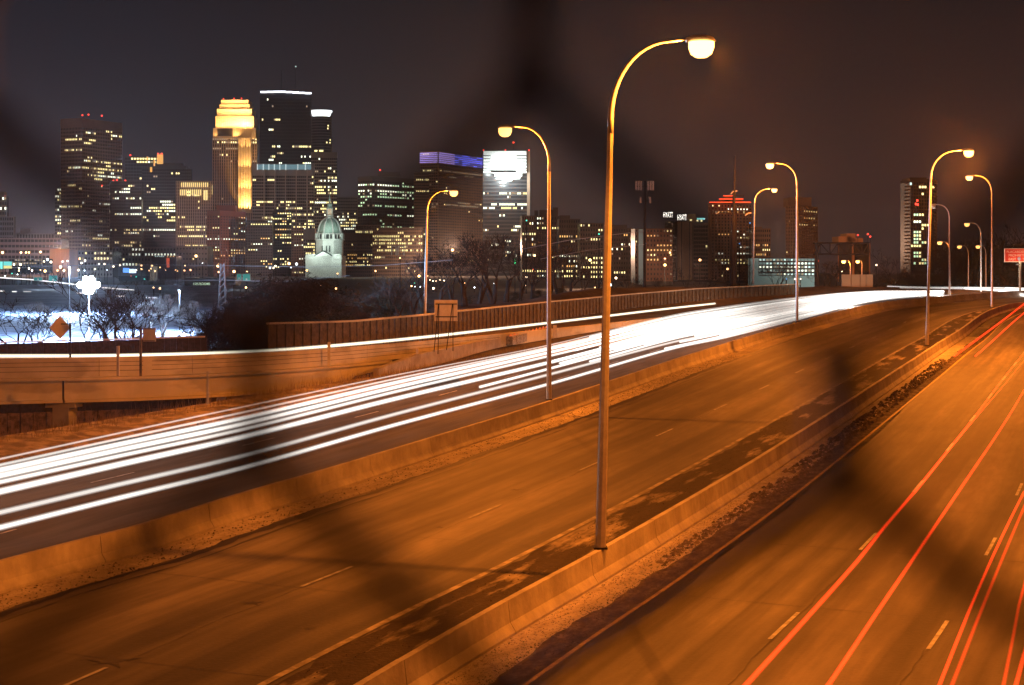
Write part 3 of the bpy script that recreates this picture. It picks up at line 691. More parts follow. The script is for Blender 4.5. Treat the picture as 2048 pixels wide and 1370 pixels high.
# lattice pole with wires, cell mast, power pole
def lattice(label, x, y0, y1, D, w0, w1, m, name='transmission_pole'):
    a = P(x, y1, D); top = P(x, y0, D).z; t = thing(name, label, 'pole', a); n = 9
    for sx in (-1, 1):
        for sy in (-1, 1):
            b_ = B(); b_.tube([(a.x+sx*w0, D+sy*w0, a.z), (a.x+sx*w1, D+sy*w1, top)], .06, 4); b_.build('corner_leg', m, t)
    b_ = B(); H = top-a.z
    for i in range(n):
        for (q0, q1) in (((-1,-1),(1,-1)), ((-1,1),(1,1)), ((-1,-1),(-1,1)), ((1,-1),(1,1))):
            wa = w0+(w1-w0)*i/n; wb = w0+(w1-w0)*(i+1)/n
            b_.tube([(a.x+q0[0]*wa, D+q0[1]*wa, a.z+H*i/n), (a.x+q1[0]*wb, D+q1[1]*wb, a.z+H*(i+1)/n)], .035, 4, False)
    b_.build('lacing', m, t); return t
mw = mat('white_steel', (.3,.31,.32), .5)
lattice('pale lattice pole lit white, left of the dark thicket', 445, 527, 640, 215, .55, .22, mw)
def wire(label, pts, r, m=None):
    b_ = B(); b_.tube(cr_spline(pts, 12), r, 4); return tag(b_.build('overhead_wire', m or mw), label, 'wire')
wire('thin wire running left from the pale lattice pole', [P(60,533,215), P(250,529,215), P(445,531,215)], .025)
wire('thin wire running right from the pale lattice pole to the trees', [P(445,531,215), P(620,534,205), P(760,531,200), P(905,520,195)], .022)
wire('lower wire crossing the pale lattice pole', [P(330,562,215), P(445,560,215), P(560,563.5,213), P(700,551,205)], .035)
wire('two long wires meeting the cell mast, upper', [P(1040,499,235), P(1140,480,235), P(1288,462,235)], .035)
wire('two long wires meeting the cell mast, lower', [P(1080,518,235), P(1180,500,235), P(1288,489,235)], .035)
t = thing('cell_mast', 'dark phone mast with rows of upright antenna panels', 'mast', P(1289, 600, 236)); D = 236
b_ = B(); b_.tube([P(1289,620,D), P(1290,362,D)], [.24,.15], 8); b_.build('shaft', M['dsteel'], t)
for yy, xs_, hh in ((371, (1272,1277,1282,1296,1301,1306), 9.5), (400, (1281,1300), 6)):
    b_ = B(); b_.box(P(xs_[0],0,D).x, P(xs_[-1],0,D).x, D-.05, D+.05, P(0,yy+2,D).z-.05, P(0,yy+2,D).z+.05); b_.build('platform', M['dsteel'], t)
    for xx in xs_:
        q = P(xx, yy, D); b_ = B(); b_.box(q.x-.11, q.x+.11, D-.4, D-.2, q.z-hh*D/F, q.z+hh*D/F*.9); b_.build('antenna_panel', M['signback'], t)
t = thing('power_pole', 'tall black tapered power pole in front of the red neon tower', 'pole', P(1467, 600, 240)); D = 240
b_ = B(); b_.tube([P(1465,610,D), P(1467,440,D), P(1470,312,D)], [.52,.28,.10], 8); b_.build('shaft', M['dsteel'], t)
for yy, x0, x1 in ((392,1469,1488), (425,1438,1498), (425.5,1438,1470)):
    b_ = B(); b_.tube([P(x0,yy,D-.3), P(x1,yy,D-.3)], .06, 5); b_.build('cross_arm', M['dsteel'], t)
for x0, y0, x1, y1 in ((1461,388,1467,382), (1470,382,1475,382), (1432,428,1437,424), (1490,431,1497,426), (1497,426,1503,426)):
    b_ = B(); b_.tube([P(x0,y0,D-.4), P(x1,y1,D-.4)], .09, 5); b_.build('insulator', mw, t)

# overhead sign truss
t = thing('sign_gantry', 'dark overhead sign truss before the brown block', 'gantry', P(1634, 590, 268)); D = 268
for zz in (486, 508.5):
    for dy in (0, 1.2):
        b_ = B(); b_.tube([P(1629, zz, D)+Vector((0,dy,0)), P(1739, zz, D)+Vector((0,dy,0))], .13, 4); b_.build('chord', M['dsteel'], t)
xs_ = [1631,1640,1660,1676,1692,1708,1724,1738]
for i, xx in enumerate(xs_):
    b_ = B(); b_.tube([P(xx,486,D), P(xx,508.5,D)], .09, 4); b_.build('strut', M['dsteel'], t)
for i, (a_, c_) in enumerate(zip(xs_, xs_[1:])):
    b_ = B(); b_.tube([P(a_,486 if i % 2 else 508.5,D), P(c_,508.5 if i % 2 else 486,D)], .08, 4); b_.build('diagonal', M['dsteel'], t)
b_ = B(); b_.tube([P(1634,592,D), P(1634,484,D)], .24, 8); b_.build('upright', M['dsteel'], t)
# red road sign
t = thing('road_sign', 'red guide sign with pale lettering at the right edge', 'road sign', P(2041, 580, 232)); D = 232
zt, zb = P(0,497,D).z, P(0,524,D).z; x0, x1 = P(2009,0,D).x, P(2092,0,D).x
msr = mat('sign_red', (.62,.035,.015), .5); msw = mat('sign_pale', (.80,.55,.42), .5)
b_ = B(); b_.box(x0, x1, D, D+.12, zb, zt); b_.build('sign_border', msw, t)
b_ = B(); b_.box(x0+.09, x1-.09, D-.02, D-.003, zb+.09, zt-.09); b_.build('sign_panel', msr, t)
def text(body, x, z, y, size, m, parent, name='lettering', align='LEFT'):
    cu = bpy.data.curves.new(name, 'FONT'); cu.body = body; cu.size = size; cu.extrude = .004*size; cu.align_x = align
    o = bpy.data.objects.new(name, cu); sc.collection.objects.link(o)
    dg = bpy.context.evaluated_depsgraph_get(); me = bpy.data.meshes.new_from_object(o.evaluated_get(dg)); bpy.data.objects.remove(o)
    me.materials.clear(); me.materials.append(m)
    o = bpy.data.objects.new(name, me); sc.collection.objects.link(o); o.rotation_euler = (math.radians(90), 0, 0)
    o.parent = parent; pw = parent_world(parent); o.location = (x-pw.x, y-pw.y, z-pw.z); return o
text('PLACARDED HAZ MAT', x0+.28, zt-.62, D-.03, .48, msw, t); text('PROHIBITED FROM', x0+.55, zt-1.12, D-.03, .48, msw, t)
text('EAST', x0+.55, zt-1.66, D-.03, .48, msw, t); text('TUNNEL', x0+2.5, zt-1.66, D-.03, .48, msw, t)
msb = mat('shield_blue', (.25,.3,.42), .5); b_ = B(); c = (x0+2.05, zt-1.48)
b_.add([(c[0]+.27*math.sin(a)*(1 if math.cos(a) > -.2 else .7), D-.035, c[1]+.27*math.cos(a)) for a in [2*math.pi*i/12 for i in range(12)]], [tuple(range(12))[::-1]]); b_.build('route_shield', msb, t)
text('94', c[0]-.16, c[1]-.1, D-.045, .27, msw, t)
for xx in (2041, 2078):
    b_ = B(); b_.box(P(xx,0,D).x-.13, P(xx,0,D).x+.13, D+.13, D+.35, P(0,582,D).z, zt-.3); b_.build('post', M['parapet'], t)
for xx in (2030, 2062):          # lamp on an arm, added below the panel to brighten the sign
    b_ = B(); b_.box(P(xx,0,D).x-.25, P(xx,0,D).x+.25, D-1.5, D-1.2, zb-.45, zb-.3); b_.build('added_sign_lamp', M['dsteel'], t)
    b_ = B(); b_.box(P(xx,0,D).x-.03, P(xx,0,D).x+.03, D-1.2, D+.1, zb-.42, zb-.36); b_.build('added_lamp_arm', M['dsteel'], t)
    ld = bpy.data.lights.new('added_sign_light', 'POINT'); ld.energy = 110; ld.color = (1,.75,.5); ld.shadow_soft_size = .1
    lo = bpy.data.objects.new('added_sign_light', ld); sc.collection.objects.link(lo); lo.parent = t; pw = parent_world(t)
    lo.location = (P(xx,0,D).x-pw.x, D-1.6-pw.y, zb-.15-pw.z)
# brown low wall right of the gantry
t = thing('wall', 'tan panelled wall block on the bridge under the truss', 'wall', P(1700, 571, 285)); D = 285
for i, xx in enumerate([1684,1703,1721,1733]):
    b_ = B(); b_.box(P(xx,0,D).x, P([1703,1721,1733,1747][i],0,D).x-.12, D, D+.5, P(0,574,D).z, P(0,549,D).z); b_.build('wall_panel', mat('tan_panel', (.42,.32,.18), .8), t)
# ---------------------------------------------------------------- buildings of the skyline
GZ = 8.0
MW = {}
def wallm(col, rough=.85):
    k = tuple(round(c, 3) for c in col)
    if k not in MW: MW[k] = mat('masonry', col, rough, tuple(c*1.25 for c in col), scale=.03, thr=(.35,.65))
    return MW[k]
GL = mat('dark_glass', (.018,.02,.026), .25, spec=.5)
GLB = mat('blue_glass', (.012,.018,.028), .2, spec=.5)
GLR = mat('brown_glass', (.03,.022,.018), .35, spec=.5)

def face(p0, p1, z0, z1, nf, nb, sp, pi, par, wm, rnd, p=.1, cols='y', size=(.62,.52), skip=None, lit=None, floorp=None, run=.72, dep=.35, indiv=False):
    """windows on the facade p0-p1 (outward side on the right hand of p0->p1), wall grid proud of the glass"""
    p0 = Vector(p0); p1 = Vector(p1); d = (p1-p0); L = d.length; d /= L; n = Vector((d.y, -d.x))
    fh = (z1-z0)/nf; bw = L/nb
    def q(u, o): v = p0+d*u+n*o; return (v.x, v.y)
    g = B()
    if sp > 0:
        for f in range(nf+1):
            h = fh*sp/2; za, zb = max(z0, z0+f*fh-h), min(z1, z0+f*fh+h)
            g.obox(q(0, dep/2), q(L, dep/2), dep/2, za, zb)
    if pi > 0:
        for b in range(nb+1):
            ww = bw*pi/2; u0, u1 = max(0, b*bw-ww), min(L, b*bw+ww)
            g.obox(q(u0, dep/2+.06), q(u1, dep/2+.06), dep/2, z0, z1)
    if g.v: tag(g.build('facade_grid', wm, par), kind='stuff')
    bins = {}
    for f in range(nf):
        r = rnd.random()
        pf = min(.95, floorp(f)*1.35) if floorp else (p*.25 if r < .55 else p*1.4 if r < .85 else min(.95, p*4.5))
        st = False; col = rnd.choice(cols)
        for b in range(nb):
            if lit is not None:
                on = lit(f, b); col = on or col
            else:
                if rnd.random() > run: st = rnd.random() < pf
                on = st
                if rnd.random() < .12: col = rnd.choice(cols)
            if not on: continue
            if lit is None and rnd.random() < .10: continue
            col_ = 'd' if lit is None and rnd.random() < .2 else col
            u0 = (b+.5-size[0]/2)*bw; u1 = (b+.5+size[0]/2)*bw; za = z0+(f+.5-size[1]/2)*fh; zb = z0+(f+.5+size[1]/2)*fh
            a, c = q(u0, .06), q(u1, .06)
            bb = B() if indiv else bins.setdefault(col if lit is not None else col_, B())
            bb.quad((*a, za), (*c, za), (*c, zb), (*a, zb))
            if indiv: bb.build('window', LIT[col], par)
    for c, bb in bins.items(): tag(bb.build('lit_window', LIT[c], par), kind='stuff')

def corner_pts(xl, xc, xr, D, a):
    """plan rectangle whose near corner shows at xc, left face ends at xl, right face at xr"""
    pc = Vector(((xc-CX)*D/F, D)); ca, sa = math.cos(a), math.sin(a)
    def hit(dx, dy, px):
        k = (px-CX)/F; t = (k*pc.y-pc.x)/(dx-k*dy); return pc+Vector((dx, dy))*t
    pl = hit(-ca, sa, xl) if xc > xl+.5 else pc+Vector((-ca, sa))*12
    pr = hit(sa, ca, xr) if xr > xc+.5 else pc+Vector((sa, ca))*12
    return pl, pc, pr, pl+pr-pc
BLD = []
def bld(label, xl, xr, top, D, xc=None, a=25, name='office_tower', cat='building', wall=(.16,.13,.12), glass=None, nf=20, nb=10, nbr=None,
        sp=.4, pi=.3, p=.1, cols='y', seed=1, base=None, cap=.0, size=(.62,.52), group=None, pr=None, rooftop=(), beacons=(), dep=.35, depth=None, **kw):
    """xc None: frontal slab"""
    rnd = random.Random(seed); zt = CAMZ-(top-HOR)*D/F; z0 = GZ-1 if base is None else CAMZ-(base-HOR)*D/F
    if xc is None: xc, a_ = xl, 4; pl, pc, pr_, pb = corner_pts(xl, xl, xr, D, math.radians(86))
    else: pl, pc, pr_, pb = corner_pts(xl, xc, xr, D, math.radians(a))
    if depth:      # limit the depth of a frontal slab
        v = (pl-pc).normalized()*depth; pl = pc+v; pb = pr_+v
    t = thing(name, label, cat, (pc.x, pc.y, z0), group)
    wm = wallm(wall)
    b_ = B(); b_.prism([pc, pr_, pb, pl], z0-3, zt-cap if cap else zt-.01); b_.build('glass_body', glass or GL, t)
    if cap: b_ = B(); c_ = (pc+pb)/2; b_.prism([c_+(v-c_)*1.012 for v in (pc, pr_, pb, pl)], zt-cap, zt); b_.build('parapet', wm, t)
    zz = zt-cap; p = min(.8, p*3.0)
    if pr: pr = min(.8, pr*1.7)
    if nbr is None: nbr = nb
    if (pl-pc).length > 13 or xc > xl+.5: face(pl, pc, z0, zz, nf, nb, sp, pi, t, wm, rnd, p, cols, size, dep=dep, **kw)
    if xr > xc+.5: face(pc, pr_, z0, zz, nf, nbr, sp, pi, t, wm, rnd, p if pr is None else pr, cols, size, dep=dep, **kw)
    for (x0, x1, y1) in rooftop:
        b_ = B(); A, C = P(x0, 0, D+6), P(x1, 0, D+6); b_.prism([(A.x, A.y), (C.x, A.y), (C.x, A.y+12), (A.x, A.y+12)], zt, CAMZ-(y1-HOR)*D/F); b_.build('rooftop_block', wm, t)
    for (x, y) in beacons:
        q = P(x, y, D); b_ = B(); b_.tube([(q.x, D+2, zt-.5), (q.x, D+2, q.z)], .25*D/2000, 4); b_.build('beacon_mast', M['dsteel'], t)
        b_ = B(); b_.ball((q.x, D+2, q.z), 1.0*D/2000, 6, 4); b_.build('beacon', M['red'], t)
    BLD.append(t); return t, pc, pr_, pl, z0, zt
def extra_box(t, name, x0, x1, y0, y1, D, m, dep=4):
    b_ = B(); A, C = P(x0, y1, D), P(x1, y0, D); b_.box(A.x, C.x, D, D+dep, A.z, C.z); return b_.build(name, m, t)
def fl(t, px, py, D, power, col, size=2.0, aim=None, spot=None):
    ld = bpy.data.lights.new('floodlight', 'SPOT' if spot else 'POINT'); ld.energy = power; ld.color = col; ld.shadow_soft_size = size
    if spot: ld.spot_size = math.radians(spot); ld.spot_blend = .6
    lo = bpy.data.objects.new('floodlight', ld); sc.collection.objects.link(lo); lo.parent = t; q = P(px, py, D); lo.location = q-Vector(parent_world(t))
    if aim is not None: lo.rotation_euler = (P(*aim)-q).to_track_quat('-Z', 'Y').to_euler()

# left edge
bld('lit ornate tower top cut by the left edge of the picture', -14, 13, 392, 2100, wall=(.2,.17,.14), nf=16, nb=6, p=.5, cols='yw', seed=3, beacons=((9,393),), rooftop=((-8,8,383),))
bld('small dim grey block with one red light near the left edge', 0, 27, 433, 1900, wall=(.17,.16,.18), nf=12, nb=6, p=.04, seed=4, beacons=((18,451),))
bld('distant low grey rooftops left of the tall brown tower', 27, 108, 466, 2300, wall=(.2,.2,.21), nf=6, nb=14, p=.03, seed=5, rooftop=((40,60,456),), depth=40)
bld('long low parking deck with pink tinted levels at left', -30, 122, 476, 1700, name='parking_deck', wall=(.30,.22,.22), nf=7, nb=20, sp=.5, pi=.12, p=.01, cols='d', seed=6, depth=40)
bld('narrow annex with stacked lit strips against the tall brown tower', 110, 123, 376, 2080, wall=(.2,.19,.2), nf=26, nb=3, p=.3, cols='yw', seed=7)
bld('tall brown gridded tower with plain flat top and three red beacons', 122, 244, 236, 2000, xc=164, a=24, wall=(.40,.27,.22), nf=42, nb=14, nbr=24, sp=.42, pi=.42, p=.07, cols='yyw', seed=11, cap=10.5,
    beacons=((164,230),(176,229),(203,231)), size=(.55,.5))
bld('dark tower with lit strips in front of the tall brown tower', 220, 283, 362, 1850, wall=(.05,.05,.055), nf=30, nb=14, sp=.35, pi=.1, p=.16, cols='ywy', seed=12, beacons=((226,361),(233,360),(250,361),(203,371)))
bld('dark tower with amber vertical lights at its roof', 250, 318, 314, 2050, wall=(.05,.05,.06), nf=36, nb=12, sp=.3, pi=.1, p=.07, cols='yw', seed=13, beacons=((260,310),))
t, *_ = bld('dark stepped tower with bright window bands across its middle', 284, 382, 337, 1950, wall=(.04,.045,.055), glass=GLB, nf=34, nb=22, sp=.3, pi=.08, p=.2, cols='yyw', seed=14,
    rooftop=((300,372,331),(312,364,325)), floorp=lambda f: {22:.95,21:.9,20:.8,18:.35,17:.5,14:.85}.get(f, .06), run=.6)
for x0, x1, y0, y1 in ((293,296,313,321),(307,310,320,332),(314,326,309,328),(300,304,334,344)): extra_box(t, 'amber_light', x0, x1, y0, y1, 1944, emis('amber_fin', (1,.5,.12), .9), 1)
for x in (316, 323): extra_box(t, 'beacon', x-1.2, x+1.2, 306, 309, 1940, M['red'], 1)

# tan tower with lit fins
t, pc, pr_, pl, z0, zt = bld('tan tower with glowing gold fins round its crown', 352, 447, 362, 1800, wall=(.42,.30,.24), nf=30, nb=26, sp=.18, pi=.5, p=.10, cols='y', seed=15, floorp=lambda f: {0:0,5:.4,6:.5,8:.6,9:.55,12:.6,14:.35,15:.5,18:.3}.get(f, .03), dep=.8)
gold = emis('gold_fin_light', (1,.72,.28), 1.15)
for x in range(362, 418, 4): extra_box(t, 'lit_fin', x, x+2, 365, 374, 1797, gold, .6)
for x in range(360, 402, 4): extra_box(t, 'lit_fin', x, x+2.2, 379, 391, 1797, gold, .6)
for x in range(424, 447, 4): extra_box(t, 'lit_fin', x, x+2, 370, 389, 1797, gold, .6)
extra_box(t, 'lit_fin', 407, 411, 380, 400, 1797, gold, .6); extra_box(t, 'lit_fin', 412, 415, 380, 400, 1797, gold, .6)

# gold crowned tower
t, pc, pr_, pl, z0, zt = bld('tall stone tower with floodlit golden stepped crown', 425, 514, 275, 1750, wall=(.30,.20,.15), nf=44, nb=20, sp=.12, pi=.5, p=.05, cols='yd', seed=16, floorp=lambda f: {43:.8,42:.7,40:.6,38:.3,37:.35,36:.3,25:.1,20:.2,18:.2}.get(f, .05), dep=.9)
gs = wallm((.46,.34,.22)); D = 1750
for (x0, x1, y0, y1, dp) in ((427,511,256,277,-1),(432,507,232,257,2),(435,503,218,233,5),(440,499,209,219,8),(443,496,200,210,10)):
    b_ = B(); A, C = P(x0, y1, D+dp), P(x1, y0, D+dp); b_.box(A.x, C.x, D+dp, D+dp+28, A.z, C.z); b_.build('crown_step', gs, t)
    n = int((x1-x0)/4)
    b_ = B()
    for i in range(n+1):
        xx = x0+(x1-x0)*i/n; q = P(xx, 0, D+dp); b_.box(q.x-.35, q.x+.35, D+dp-.7, D+dp, A.z, C.z)
    tag(b_.build('crown_pier', gs, t), kind='stuff')
extra_box(t, 'dark_panel', 434.5, 465, 257, 272, D-2.2, wallm((.05,.035,.03)), 1)
for i in range(5): extra_box(t, 'golden_pier', 476.5+i*5.4, 479.6+i*5.4, 275, 426, D-3.2, gs, 3)
extra_box(t, 'golden_bay', 476, 503, 275, 426, D-1.6, gs, 1.5)
GCOL = (1.0,.60,.20)
for x, y, e in ((436,256,.5),(446,256,.6),(457,256,.7),(468,256,.9),(480,256,1.2),(490,256,1.5),(500,256,1.1),(440,232,.5),(452,232,.55),(464,232,.6),(476,232,.8),(488,232,.9),(499,232,.6),(448,217,.4),(462,217,.4),(478,217,.5),(494,217,.4),(455,208,.3),(470,208,.3),(486,208,.3)):
    fl(t, x, y+1, D-7, 42000*e, GCOL, .8, aim=(x, y-45, D+6), spot=120)
for x, y, e in ((430,276,.5),(468,276,.9),(474,276,.9)): fl(t, x, y+1, D-6, 15000*e, GCOL, .8, aim=(x, y-45, D+2), spot=90)
for x, y, e in ((481,428,1.2),(490,428,2.2),(498,428,2.2),(481,388,.6),(490,388,.8),(499,388,.8),(481,345,.5),(490,345,.6),(499,345,.6),(484,305,.5),(496,305,.5)):
    fl(t, x, y, D-8, 56000*e, GCOL, .8, aim=(x, y-60, D-2), spot=60)
fl(t, 509, 420, D-8, 30000, GCOL, .8, aim=(509, 330, D), spot=40); fl(t, 509, 345, D-8, 14000, GCOL, .8, aim=(509, 280, D), spot=40)
for x, y in ((447,198),(468,197),(483,197)): extra_box(t, 'beacon', x-.8, x+.8, y-1.2, y+.6, D+8, M['red'], 1)

# tall dark blue tower
t, pc, pr_, pl, z0, zt = bld('tallest dark glass tower with a thin white lit rim', 520, 622, 187, 1900, glass=GLB, wall=(.02,.024,.032), nf=54, nb=30, sp=.25, pi=.12, p=.1, cols='wwy', seed=21, cap=1,
    floorp=lambda f: {50:.12,46:.15,44:.12,38:.55,36:.4,35:.35,34:.1,33:.5,32:.65,31:.4,30:.1}.get(f, .03 if f < 48 else .01), run=.8)
rim = emis('white_rim_light', (.86,.88,1), 3.0)
for i in range(8):
    x0, x1 = 521+i*12.7, 521+(i+1)*12.7; y = 183.2+max(0, (i-3))*.75+(0 if i > 2 else .3*(2-i))
    extra_box(t, 'rim_light', x0, x1, y-1.6, y+1.8, 1897, rim, 1)
for x, y0 in ((591,133),(563,140)):
    b_ = B(); b_.tube([P(x,186,1910), P(x,y0,1910)], .45, 4); b_.build('antenna', M['dsteel'], t)
b_ = B(); b_.ball(tuple(P(591.5,133,1908)), .9, 6, 4); b_.build('antenna_light', LIT['c'], t)
# round tower with white crown
t = thing('office_tower', 'round tower with glaring white crown, behind the dark blue tower', 'building', P(640, 545, 2100)); D = 2100; c = P(640, 0, D)
zt_ = P(0,232,D).z; b_ = B(); b_.lathe((c.x, D+14), [(13.5, GZ-3), (13.5, zt_)], 28); b_.build('glass_body', GLR, t, smooth=False)
wm = wallm((.16,.14,.14)); b_ = B()
for f in range(56): z = GZ+(zt_-GZ)*f/56; b_.lathe((c.x, D+14), [(13.55, z), (13.9, z), (13.9, z+1.4), (13.55, z+1.4)], 28)
tag(b_.build('facade_grid', wm, t), kind='stuff')
wc = emis('white_crown_light', (.93,.98,1), 2.0)
b_ = B(); b_.lathe((c.x, D+14), [(10.5, zt_), (11.5, P(0,229,D).z), (12.6, P(0,224,D).z), (14.2, P(0,221,D).z), (14.2, P(0,219.5,D).z)], 28); b_.build('crown', wc, t)
rnd = random.Random(4); b_ = B()
for _ in range(46):
    a = rnd.uniform(-2.6, -.5); z = GZ+(zt_-GZ)*(rnd.randint(20, 53)+.45)/56; da = .12*rnd.choice((1,1,2,3))
    v = [(c.x+13.65*math.cos(q), D+14+13.65*math.sin(q)) for q in (a, a+da)]; b_.quad((*v[0], z), (*v[1], z), (*v[1], z+1.9), (*v[0], z+1.9))
tag(b_.build('lit_window', LIT['y'], t), kind='stuff')

bld('pale gridded tower with yellow windows right of the dark blue tower', 622, 674, 304, 1850, wall=(.22,.205,.18), nf=38, nb=14, sp=.4, pi=.2, p=.3, cols='yyw', seed=22, cap=6, floorp=lambda f: .55 if f in (33,31,30,28,27,26,23,21,20,19,16,13) else .04, run=.5)
t, pc, pr_, pl, z0, zt = bld('broad grey gridded tower with glass gallery, before the dark blue tower', 505, 627, 327, 1700, wall=(.215,.195,.19), nf=32, nb=33, sp=.36, pi=.16, p=.2, cols='y', seed=23, cap=12,
    floorp=lambda f: {27:0,26:0,23:.5,22:.3,21:.1,19:.25,17:.3,15:.6,13:.2,9:.7,8:.6,7:.4,5:.3}.get(f, .04), dep=.6)
gal = emis('gallery_glass', (.42,.75,.85), .30); gfr = emis('gallery_frame', (.85,1,1), .8)
for i, (x0, x1) in enumerate(((515,526),(527,537),(538,548),(549,559),(560,571),(572,594),(596,610),(611,622))):
    extra_box(t, 'gallery_pane', x0, x1, 329, 339, 1694, gal, 1); extra_box(t, 'gallery_frame', x0-1.2, x0+.2, 328, 340, 1692, gfr, 1)
for k in range(5): extra_box(t, 'wall_column', 527+k*21.5, 528.6+k*21.5, 340, 540, 1695, wallm((.25,.225,.215)), 3)

# blocks in front of the centre
bld('red brown apartment block with lit stair columns, below the gold tower', 414, 491, 421, 1400, xc=440, a=28, name='apartment_block', wall=(.34,.13,.085), glass=GLR, nf=22, nb=5, nbr=10, sp=.55, pi=.55, p=.14, cols='ywo', seed=31, cap=4, size=(.42,.42), rooftop=((433,470,410),))
bld('dark block with scattered windows beside the red brown apartments', 491, 545, 440, 1350, name='apartment_block', wall=(.11,.09,.085), nf=20, nb=11, sp=.5, pi=.5, p=.12, cols='ywo', seed=32, size=(.45,.42))
bld('dark apartment tower with yellow windows left of the domed church', 545, 583, 424, 1450, name='apartment_block', wall=(.07,.06,.06), nf=24, nb=8, sp=.5, pi=.4, p=.2, cols='yyo', seed=33, size=(.5,.45), rooftop=((548,566,418),))
bld('brown block with few windows just left of the domed church', 583, 612, 455, 1380, name='apartment_block', wall=(.15,.10,.085), nf=18, nb=6, sp=.5, pi=.5, p=.16, cols='yw', seed=34, size=(.45,.42))
bld('small pale roofed block touching the left side of the church', 607, 630, 458, 1300, wall=(.26,.24,.23), nf=12, nb=6, sp=.3, pi=.2, p=.35, cols='y', seed=35, cap=8)
bld('dim tower with short lit rows right of the church dome', 674, 715, 394, 1750, wall=(.10,.09,.09), nf=26, nb=12, sp=.5, pi=.25, p=.2, cols='yw', seed=36, floorp=lambda f: {20:.3,19:.4,18:.85,17:.75,16:.85,15:.4,10:.05}.get(f, .03), run=.4)
t, *_ = bld('dark twin block with rows of green white windows', 716, 828, 352, 1650, xc=744, a=38, wall=(.055,.05,.05), nf=32, nb=6, nbr=17, sp=.45, pi=.22, p=.2, cols='ggw', seed=37, cap=4,
    floorp=lambda f: {30:.95,28:.85,27:.35,26:.97,24:.12,23:.95,20:.9,17:.12,16:.5,15:.85,14:.2}.get(f, .08), run=.25, beacons=((760,340),), rooftop=((755,800,343),))
bld('low block with a row of lit vertical strips', 711, 762, 450, 1500, wall=(.2,.17,.14), nf=10, nb=16, sp=.3, pi=.3, p=.2, cols='y', seed=38, floorp=lambda f: .95 if f == 8 else .02, size=(.6,.9), run=.2)
bld('low dark red block with four rows of yellow windows right of the church', 683, 745, 466, 1250, wall=(.13,.08,.065), nf=11, nb=16, sp=.5, pi=.45, p=.5, cols='yyo', seed=39, cap=5, size=(.6,.45), floorp=lambda f: .62 if f in (3,4,5,6) else .02, run=.3)
bld('low brown office with lit rows behind the ramp lamp post', 745, 845, 455, 1350, wall=(.10,.075,.06), nf=14, nb=24, sp=.45, pi=.25, p=.3, cols='y', seed=40, floorp=lambda f: .6 if f in (9,10,11,7) else .08, run=.5)
# purple crown tower
t, pc, pr_, pl, z0, zt = bld('wide brown banded tower with violet blue striped crown', 841, 966, 302, 1700, xc=876, a=26, wall=(.36,.22,.15), glass=GLR, nf=44, nb=8, nbr=26, sp=.5, pi=.10, p=.06, cols='yd', seed=41, cap=1,
    floorp=lambda f: {37:.75,35:.3,33:.3,31:.12,27:.1,26:.35,25:.5}.get(f, .025), dep=.8)
pm = [emis('violet_stripe', (.50,.36,1), 1.5), emis('blue_stripe', (.14,.16,1), 2.0), emis('dark_blue_stripe', (.12,.12,.6), .9)]
rr = random.Random(2)
for (pa, pb_, nseg) in ((pl, pc, 5), (pc, pr_, 12)):
    d = (pb_-pa); n = Vector((d.y, -d.x)).normalized()
    for k in range(6):
        for i in range(nseg):
            a = pa+d*(i/nseg)+n*1.2; c = pa+d*((i+.97)/nseg)+n*1.2; z = zt-2.4-k*1.9
            m_ = pm[0] if (pa is pl or i < 4) else (pm[1] if rr.random() < .7 else pm[2])
            b_ = B(); b_.obox(a, c, .25, z, z+1.0); b_.build('crown_light', m_, t)
bld('lower brown wing on the left of the violet crowned tower', 828, 858, 345, 1690, wall=(.2,.13,.10), glass=GLR, nf=36, nb=8, sp=.5, pi=.1, p=.12, cols='y', seed=42, floorp=lambda f: {33:.8,29:.6}.get(f, .04))
# white crown block
t, pc, pr_, pl, z0, zt = bld('dark tower whose notched upper part is floodlit white', 966, 1054, 302, 1600, wall=(.05,.048,.05), nf=34, nb=22, sp=.4, pi=.1, p=.1, cols='wwy', seed=43, floorp=lambda f: {22:.6,20:.2,19:.45,18:.5,14:.08,13:.4,12:.3,8:.4}.get(f, .04) if f < 24 else 0, run=.6)
ws = wallm((.62,.63,.62)); D = 1600
for (x0, x1, y0, y1) in ((967,1053,302,310),(981,1033,310,345),(967,1053,340,346),(989,1044,346,353),(997,1040,353,358),(1005,1024,358,362)): extra_box(t, 'white_cladding', x0, x1, y0, y1, D-2, ws, 2.0)
for k in range(5):
    y = 311+k*6.3; extra_box(t, 'white_cladding', 967, 980.6, y+1.2, y+5.5, D-2, ws, 2.0); extra_box(t, 'white_cladding', 1033.4, 1053, y+1.2, y+5.5, D-2, ws, 2.0)
extra_box(t, 'pale_edge', 1054, 1060, 302, 480, D+2, wallm((.30,.21,.15)), 10)
for x, y, e in ((1010,362,1.),(1000,352,.5),(1022,352,.5),(1010,335,.45),(980,345,.35),(1040,345,.35)): fl(t, x, y, D-16, 45000*e, (.88,1,.97), 2)
for x in (967, 1011, 1058): extra_box(t, 'beacon', x-.9, x+.9, 299, 301.5, D, M['red'], 1)
t = thing('beacon_mast', 'lone red beacon hanging over the white topped tower', 'mast', P(1028, 300, 1640)); b_ = B(); b_.tube([P(1027,305,1640), P(1027,285,1640)], .3, 4); b_.build('shaft', M['dsteel'], t); b_ = B(); b_.ball(tuple(P(1027,285,1639)), .8, 6, 4); b_.build('beacon', M['red'], t)
